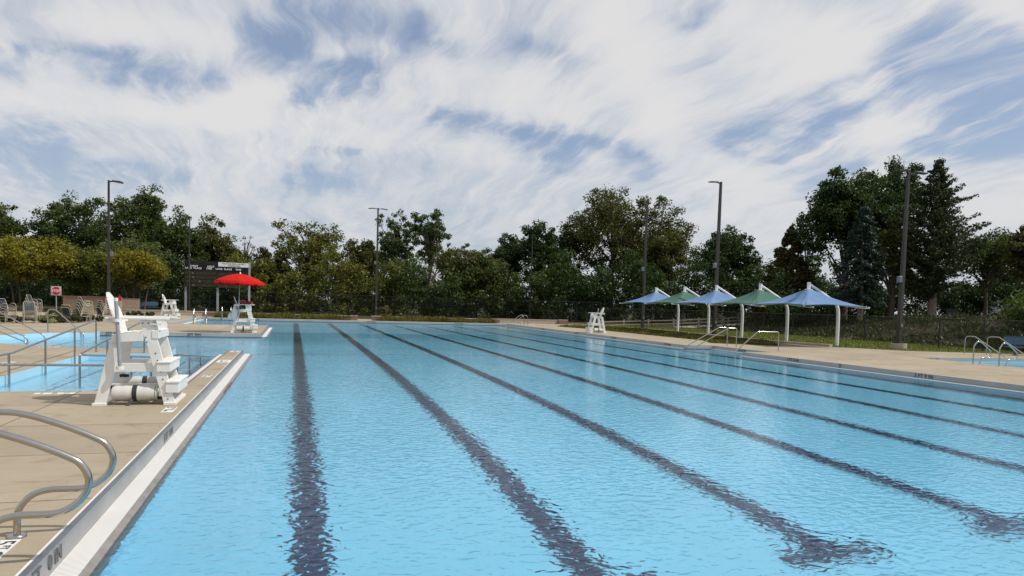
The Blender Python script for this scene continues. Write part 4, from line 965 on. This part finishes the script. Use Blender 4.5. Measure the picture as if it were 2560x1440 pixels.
T(-5, 508, 150, 92, 'round', 'mid', 'green leafy tree cut by the left edge behind the yellow tree', group=GT)
T(105, 545, 120, 95, 'dense', 'mid', 'shorter dark tree between the left edge tree and the next tall one', group=GT, nclump=90)
T(200, 484, 190, 97, 'round', 'mid', 'tall dark green tree left of the left lamp post', group=GT, nclump=170, per=80)
T(338, 468, 170, 94, 'round', 'mid', 'tallest tree right beside the left lamp post', group=GT, nclump=150, per=80)
T(435, 515, 130, 92, 'round', 'mid', 'dark tree above the left end of the scoreboard, with a pointed top', group=GT)
T(530, 532, 150, 98, 'round', 'olive', 'olive green tree rising directly above the scoreboard', group=GT, nclump=130)
T(612, 578, 60, 104, 'open', 'pale', 'thin nearly bare tree in the gap right of the scoreboard', group=GT, nclump=26, per=16, leaf=.12)
T(668, 610, 110, 90, 'dense', 'brown', 'low olive tree right of the gap above the red umbrella', group=GT, nclump=90)
T(772, 545, 190, 90, 'open', 'yellow', 'wide open tree with yellowing leaves and visible branches, left of the middle lamp post', group=GT, nclump=130, per=42, base=.16)
T(895, 596, 130, 96, 'dense', 'olive', 'low tree directly left of the middle lamp post', group=GT)
T(985, 516, 120, 100, 'open', 'mid', 'tall airy tree just right of the middle lamp post', group=GT, nclump=110, per=48, base=.22, bark='barkpale')
T(1072, 517, 120, 97, 'open', 'mid', 'tall airy tree with a leaning pale trunk, second right of the middle lamp post', group=GT, nclump=100, per=48, base=.25, bark='barkpale')
T(1155, 592, 110, 104, 'open', 'pale', 'pale thin topped tree behind the low rounded thicket in the middle', group=GT, nclump=80, per=40)
T(1190, 628, 180, 88, 'dense', 'olive', 'low rounded olive tree in the middle, above the right planting strip', group=GT, nclump=150)
T(1265, 573, 120, 95, 'round', 'dark', 'dark tree at the left foot of the big rounded trees', group=GT)
T(1350, 548, 120, 92, 'round', 'dark', 'dark tree behind the thin pole, left of the biggest tree', group=GT, nclump=130)
T(1405, 545, 100, 98, 'round', 'dark', 'narrow dark tree tucked against the biggest tree on its left', group=GT)
T(1525, 460, 235, 100, 'round', 'olive', 'biggest rounded tree with a forked trunk showing sky, left of the lamp post', group=GT, nclump=210, per=85, base=.22)
T(1642, 482, 200, 98, 'round', 'olive', 'big rounded tree directly behind the lamp post left of the sun shades', group=GT, nclump=210, per=85, base=.05)
T(1815, 566, 160, 90, 'round', 'dark', 'round dark tree behind the lamp post among the sun shades', group=GT, nclump=150, per=75)
GR = 'trees on the rise at the right'
T(1968, 562, 190, 72, 'cone', 'brown', 'broad cone shaped tree behind the green sun shade', group=GR, nclump=230, per=70, base=.03, leaf=.15)
T(2010, 590, 120, 84, 'open', 'dark', 'thin spiky tree between the cone shaped tree and the great tree', group=GR, nclump=70, per=30)
T(2105, 425, 215, 68, 'round', 'dark', 'great dark tree forming the left half of the tall right group', zb=hz, group=GR, nclump=240, per=85, base=.20, leaf=.15)
T(2222, 400, 150, 72, 'round', 'dark', 'tallest tree of the right group, behind the right lamp post', zb=hz, group=GR, nclump=170, per=80, base=.2, leaf=.15)
T(2148, 520, 150, 61, 'spruce', 'spruce', 'bluish spruce in front of the great dark tree at the right', zb=hz, group=GR, base=.16, per=72, leaf=.10, bark='barkpale')
T(2228, 545, 120, 64, 'round', 'yellow', 'small yellow green tree glimpsed inside the right group', zb=hz, group=GR, nclump=60, per=40, base=.2)
T(2325, 405, 190, 62, 'pine', 'pine', 'feathery dark conifer just right of the right lamp post', zb=hz, group=GR, base=.13, per=66, leaf=.10, bark='barkpale')
T(2460, 578, 230, 66, 'open', 'mid', 'spreading lacy leaved tree right of the conifer', zb=hz, group=GR, nclump=190, per=46, base=.30, leaf=.13)
T(2590, 552, 150, 56, 'round', 'brown', 'dark tree cut by the right edge', zb=hz, group=GR, nclump=100, base=.2)
GG = 'yellow green trees behind the patio chairs'
T(50, 594, 240, 64, 'round', 'gold', 'wide golden leaved tree at the left edge behind the patio chairs', group=GG, nclump=190, per=90, base=.30, leaf=.12, trunks=3)
T(215, 616, 190, 68, 'round', 'greengold', 'greener rounded tree between the two golden trees, above the stop sign', group=GG, nclump=170, per=80, base=.22, leaf=.13, trunks=2)
T(342, 632, 135, 66, 'round', 'gold', 'golden leaved tree with several thin stems right of the left lamp post', group=GG, nclump=130, per=90, base=.40, leaf=.12, trunks=4)
T(335, 590, 165, 78, 'dense', 'pale', 'pale flecked leafy tree rising behind the right golden tree', group=GG, nclump=140, per=80, leaf=.15)
# thicket under the far trees: one mass nobody could count
def thicket(name, x0, x1, D, top0, label, mat, n=160, seed=3, zb=0.):
    global rs; rs = np.random.RandomState(seed); q = random.Random(seed); C = []; R = []
    for i in range(n):
        x = q.uniform(x0, x1); tp = top0+28*math.sin(x*.031+seed)+16*math.sin(x*.083); d = D+q.uniform(-3, 3); b = VD(x, hor(x), d)
        Ht = (hor(x)-tp)*d/F+CAMH; z = Ht*q.random()**.7
        C.append((b[0], b[1], z+zb)); R.append(q.uniform(.7, 1.3))
    c, u, v = leaf_cloud(C, R, 75, .16); k = c[:, 2] > .05
    o = quads_mesh(name, c[k], u[k], v[k], FM[mat]); return tag(o, label, 'thicket', kind='stuff')
thicket('thicket', -60, 640, 86, 670, 'dark hedge and undergrowth behind the left fence', 'dark', 330, 3)
thicket('thicket', 580, 1000, 85, 668, 'green undergrowth with yellow flecks behind the middle fence', 'yellow', 230, 4)
thicket('thicket', 960, 1420, 86, 672, 'green undergrowth behind the fence right of the middle lamp post', 'mid', 260, 5)
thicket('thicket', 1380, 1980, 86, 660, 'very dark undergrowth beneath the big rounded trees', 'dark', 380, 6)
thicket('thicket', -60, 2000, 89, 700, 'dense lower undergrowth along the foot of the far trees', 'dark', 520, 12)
thicket('thicket', -1000, -60, 84, 560, 'tree belt running on beyond the left edge', 'mid', 900, 61)
thicket('thicket', 2640, 3300, 70, 600, 'tree belt running on beyond the right edge', 'dark', 600, 62, .8)
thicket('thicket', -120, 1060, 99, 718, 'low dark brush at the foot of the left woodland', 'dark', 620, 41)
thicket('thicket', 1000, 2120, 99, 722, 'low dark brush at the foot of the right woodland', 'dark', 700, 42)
thicket('thicket', -120, 700, 108, 640, 'dark woodland mass far behind the scoreboard', 'dark', 420, 31)
thicket('thicket', 640, 1420, 108, 650, 'woodland mass far behind the middle trees', 'mid', 420, 32)
thicket('thicket', 1350, 2120, 108, 668, 'dark woodland mass far behind the sun shades', 'dark', 420, 33)
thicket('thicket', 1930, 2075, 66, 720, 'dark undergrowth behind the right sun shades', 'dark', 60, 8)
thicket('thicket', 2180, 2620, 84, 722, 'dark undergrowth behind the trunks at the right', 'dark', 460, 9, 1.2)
thicket('thicket', 2060, 2210, 74, 762, 'low brush on the rise seen under the right crowns', 'dark', 90, 51, .8)
thicket('thicket', 2530, 2640, 44, 752, 'leafy bushes behind the fence at the right edge', 'mid', 50, 10, .3)
# juniper shrubs on the left deck
def shrub(x, y, w, h, mat, label, seed, leaf=.05, n=26):
    global rs; rs = np.random.RandomState(seed); q = random.Random(seed)
    e = empty('shrub', (x, y, 0), label, 'shrub', 'low shrubs behind the leisure pool')
    C = [(q.uniform(-1, 1)*w/2, q.uniform(-1, 1)*w*.3, h*q.uniform(.15, .75)) for _ in range(n)]; R = [h*q.uniform(.25, .45) for _ in C]
    c, u, v = leaf_cloud(C, R, 110, leaf); k = c[:, 2] > .0; quads_mesh('leaves', c[k], u[k], v[k], mat, e)
    m = MB()
    for p in C[:8]: m.tube([(p[0]*.3, p[1]*.3, 0), (p[0]*.7, p[1]*.7, p[2]*.6), p], .012, 5)
    m.build('stems', M['bark'], e)
shrub(-15.0, 45.6, 1.8, .42, M['juniper'], 'dark juniper between the stacks at the left edge', 21)
shrub(-13.5, 45.2, .9, .55, M['palebush'], 'pale variegated plant under the facing stack of chairs', 22, .06, 16)
shrub(-12.9, 45.9, 1.8, .5, M['juniper'], 'dark juniper just left of the two low stacked chairs', 23)
shrub(-13.6, 49.5, 2.4, .75, M['juniper'], 'taller juniper at the foot of the stop sign', 24)
shrub(-12.2, 48.8, 2.0, .55, M['juniper'], 'yellowish juniper behind the tall chair stack', 25)
shrub(-12.0, 60, 3.0, .45, M['juniper'], 'low shrub in front of the block wall', 26, .07)
# pale house beyond the trees at the right
p = VD(2600, 770, 95); e = empty('house', (p[0], p[1], 1.5), 'pale house glimpsed behind the bushes at the right edge', 'house', rz=-.5)
MB().box(-6, 6, 0, 8, 0, 3.2).build('wall', M['roofgrey'], e)
MB().slab([(-6.4, 3.2), (6.4, 3.2), (3, 5.4), (-3, 5.4)], -.3, 8.3).build('roof', M['boxgrey'], e)
for x in (-3, 0, 3): MB().box(x-.5, x+.5, -.04, -.001, 1.1, 2.2).build('window', M['darksign'], e)
# ------------------------------------------------------------------ light, sky, camera
sdir = Vector((1.25, -.62, 1.8)).normalized()
sl = bpy.data.lights.new('sun', 'SUN'); sl.energy = 3.6; sl.angle = math.radians(.53); sl.color = (1, .955, .88); sl.cycles.is_caustics_light = True
so = bpy.data.objects.new('sun', sl); COL.objects.link(so); so.rotation_euler = sdir.to_track_quat('Z', 'Y').to_euler(); so.location = (20, -10, 40)
w = bpy.data.worlds.new('World'); S.world = w; w.use_nodes = True; t = w.node_tree; bg = t.nodes['Background']; bg.inputs['Strength'].default_value = .1
sky = N(t, 'ShaderNodeTexSky', sky_type='NISHITA', sun_disc=False); sky.sun_elevation = math.asin(sdir.z); sky.sun_rotation = math.atan2(sdir.x, sdir.y)
sky.air_density = 1.0; sky.dust_density = 1.5; sky.ozone_density = 1.6
tc = N(t, 'ShaderNodeTexCoord'); sp = N(t, 'ShaderNodeSeparateXYZ'); L(t, tc.outputs['Generated'], sp.inputs[0])
def mth(op, a, b=None, c=None):
    n_ = N(t, 'ShaderNodeMath', operation=op)
    for i, v_ in enumerate((a, b, c)):
        if v_ is None: continue
        if isinstance(v_, (int, float)): n_.inputs[i].default_value = v_
        else: L(t, v_, n_.inputs[i])
    return n_.outputs[0]
ZK = .16
dz = mth('ADD', mth('MAXIMUM', sp.outputs['Z'], 0.), ZK)
px = mth('DIVIDE', sp.outputs['X'], dz); py = mth('DIVIDE', sp.outputs['Y'], dz)
cb = N(t, 'ShaderNodeCombineXYZ'); L(t, px, cb.inputs[0]); L(t, py, cb.inputs[1])
def pl(x, y):
    r = ray(x, y); r = r/np.linalg.norm(r); return (r[0]/(max(r[2], 0)+ZK), r[1]/(max(r[2], 0)+ZK))
# domain warp
wn = N(t, 'ShaderNodeTexNoise'); setin(wn, Scale=1.1, Detail=4., Roughness=.55); L(t, cb.outputs[0], wn.inputs['Vector'])
ws = N(t, 'ShaderNodeVectorMath', operation='SUBTRACT'); L(t, wn.outputs['Color'], ws.inputs[0]); ws.inputs[1].default_value = (.5, .5, .5)
wm = N(t, 'ShaderNodeVectorMath', operation='SCALE'); L(t, ws.outputs[0], wm.inputs[0]); wm.inputs['Scale'].default_value = .50
wp = N(t, 'ShaderNodeVectorMath', operation='ADD'); L(t, cb.outputs[0], wp.inputs[0]); L(t, wm.outputs[0], wp.inputs[1])
def noise(vec, scale, det, rot=0, sc=(1, 1, 1), rough=.6, off=(0, 0, 0)):
    mp = N(t, 'ShaderNodeMapping'); mp.inputs['Rotation'].default_value = (0, 0, rot); mp.inputs['Scale'].default_value = sc; mp.inputs['Location'].default_value = off; L(t, vec, mp.inputs[0])
    q = N(t, 'ShaderNodeTexNoise'); setin(q, Scale=scale, Detail=det, Roughness=rough); L(t, mp.outputs[0], q.inputs['Vector']); return q.outputs[0]
big = noise(wp.outputs[0], .9, 5., .5, (1, .7, 1), .55, (3.1, 1.7, 0))
str_ = noise(wp.outputs[0], 1.6, 8., .9, (3.4, .5, 1), .66, (1., 4., 0))
fin = noise(wp.outputs[0], 5.5, 6., .7, (2.6, .6, 1), .62)
dens = mth('ADD', mth('ADD', mth('MULTIPLY', big, .40), .15), mth('ADD', mth('MULTIPLY', str_, .66), mth('MULTIPLY', fin, .28)))
# open blue (-) and thick cloud (+) stand at fixed bearings of the sky: soft capsules between two directions
dw = N(t, 'ShaderNodeVectorMath', operation='SCALE'); L(t, ws.outputs[0], dw.inputs[0]); dw.inputs['Scale'].default_value = .11
dn2 = N(t, 'ShaderNodeTexNoise'); setin(dn2, Scale=4., Detail=5., Roughness=.6); L(t, cb.outputs[0], dn2.inputs['Vector'])
d2 = N(t, 'ShaderNodeVectorMath', operation='SUBTRACT'); L(t, dn2.outputs['Color'], d2.inputs[0]); d2.inputs[1].default_value = (.5, .5, .5)
d3 = N(t, 'ShaderNodeVectorMath', operation='SCALE'); L(t, d2.outputs[0], d3.inputs[0]); d3.inputs['Scale'].default_value = .05
dd = N(t, 'ShaderNodeVectorMath', operation='ADD'); L(t, tc.outputs['Generated'], dd.inputs[0]); L(t, dw.outputs[0], dd.inputs[1])
de = N(t, 'ShaderNodeVectorMath', operation='ADD'); L(t, dd.outputs[0], de.inputs[0]); L(t, d3.outputs[0], de.inputs[1])
def unit(x, y):
    r = ray(x, y); return r/np.linalg.norm(r)
def vm(op, a, b_):
    n_ = N(t, 'ShaderNodeVectorMath', operation=op)
    for i, v_ in enumerate((a, b_)):
        if isinstance(v_, (tuple, list, np.ndarray)): n_.inputs[i].default_value = tuple(float(q) for q in v_)
        else: L(t, v_, n_.inputs[i])
    return n_
BL = [(620, 70, 740, 105, 40, -.50), (740, 10, 1010, 90, 40, -.24), (755, 215, 910, 175, 30, -.5), (760, 240, 810, 265, 18, -.3), (800, 110, 900, 130, 26, .12), (60, 115, 300, 130, 20, -.3), (290, 145, 550, 195, 32, -.42), (-40, 160, 60, 200, 20, -.28),
      (-40, 350, 250, 345, 24, -.3), (-40, 420, 430, 435, 42, -.40), (1080, 285, 1300, 335, 20, -.34), (1300, 335, 1600, 410, 28, -.40), (1370, 400, 1430, 425, 30, -.3), (740, 375, 900, 378, 14, -.25), (740, 445, 880, 462, 20, -.30),
      (1830, 340, 2050, 305, 34, -.46), (2050, 280, 2230, 215, 26, -.40), (2280, 170, 2640, 150, 70, -.30), (2380, 300, 2700, 290, 60, -.32), (2010, 430, 2140, 395, 26, -.3), (2280, 385, 2700, 350, 26, -.3), (1680, 70, 1780, 20, 28, -.24), (1040, 80, 1100, 150, 26, -.2), (1280, 140, 1400, 170, 30, -.14), (600, 590, 1200, 600, 40, -.14),
      (150, 30, 560, 60, 40, .16), (560, 230, 700, 200, 40, .18), (50, 260, 620, 290, 40, .18), (1100, 210, 1420, 320, 50, .16), (1500, 60, 1640, 250, 70, .16), (1850, 90, 2150, 160, 60, .2), (900, 330, 1250, 420, 45, .14), (1650, 330, 1900, 440, 45, .14), (2180, 310, 2330, 280, 28, .30), (2380, 510, 2700, 500, 50, .2), (2480, 20, 2620, 60, 30, .25)]
bsum = mth('ADD', 0., 0.)
for x, y, x2, y2, hw_, am in BL:
    A = unit(x, y); B = unit(x2, y2); AB = B-A; ll = float(AB@AB)
    ap = vm('SUBTRACT', de.outputs[0], A)
    h_ = mth('DIVIDE', vm('DOT_PRODUCT', ap.outputs[0], AB).outputs['Value'], ll); t.nodes[-1].use_clamp = True
    sc_ = N(t, 'ShaderNodeVectorMath', operation='SCALE'); sc_.inputs[0].default_value = tuple(float(q) for q in AB); L(t, h_, sc_.inputs['Scale'])
    ds = vm('DISTANCE', ap.outputs[0], sc_.outputs[0]).outputs['Value']
    g = mth('EXPONENT', mth('MULTIPLY', mth('POWER', mth('DIVIDE', ds, hw_*1.15/F), 2.), -1.))
    bsum = mth('ADD', bsum, mth('MULTIPLY', g, am*.86))
wsp = mth('MULTIPLY_ADD', mth('SUBTRACT', mth('ADD', str_, mth('MULTIPLY', fin, .6)), .8), -2.4, .92)
dens = mth('ADD', dens, mth('MULTIPLY', bsum, mth('MAXIMUM', wsp, .1)))
mr = N(t, 'ShaderNodeMapRange', interpolation_type='SMOOTHSTEP'); setin(mr, From_Min=.36, From_Max=.98, To_Min=0., To_Max=1.); L(t, dens, mr.inputs['Value'])
cc = N(t, 'ShaderNodeValToRGB'); e_ = cc.color_ramp.elements; e_[0].position = .2; e_[0].color = (5.3, 5.8, 6.7, 1); e_[1].position = 1; e_[1].color = (7.7, 7.6, 7.55, 1)
L(t, mr.outputs[0], cc.inputs[0])
# thin high veil lightens the blue, more so towards the horizon
veil = mth('MAXIMUM', mth('SUBTRACT', .52, mth('MULTIPLY', sp.outputs['Z'], .8)), .33)
v1 = N(t, 'ShaderNodeMixRGB'); L(t, veil, v1.inputs[0]); L(t, sky.outputs[0], v1.inputs[1]); v1.inputs[2].default_value = (4.5, 5.5, 7.5, 1)
fac = mth('MULTIPLY', mr.outputs[0], .93)
v2 = N(t, 'ShaderNodeMixRGB'); L(t, fac, v2.inputs[0]); L(t, v1.outputs[0], v2.inputs[1]); L(t, cc.outputs[0], v2.inputs[2])
v3 = N(t, 'ShaderNodeMixRGB'); L(t, mth('MAXIMUM', mth('SUBTRACT', .55, mth('MULTIPLY', sp.outputs['Z'], 2.6)), 0.), v3.inputs[0]); L(t, v2.outputs[0], v3.inputs[1]); v3.inputs[2].default_value = (5.5, 5.9, 6.4, 1)
L(t, v3.outputs[0], bg.inputs['Color'])
cd = bpy.data.cameras.new('camera'); co = bpy.data.objects.new('camera', cd); COL.objects.link(co)
cd.lens = 24.0*F/1706.67; cd.sensor_width = 36; cd.shift_y = (CY-720)/2560; cd.clip_end = 6000; cd.clip_start = .05
r_, u_, f_ = RM
co.matrix_world = Matrix(((r_[0], u_[0], -f_[0], 0), (r_[1], u_[1], -f_[1], 0), (r_[2], u_[2], -f_[2], CAMH), (0, 0, 0, 1)))
S.camera = co
w.cycles.sampling_method = 'MANUAL'; w.cycles.sample_map_resolution = 512
S.view_settings.view_transform = 'Standard'; S.view_settings.look = 'None'; S.view_settings.exposure = 0; S.view_settings.gamma = 1
S.cycles.max_bounces = 10; S.cycles.transmission_bounces = 6; S.cycles.transparent_max_bounces = 8
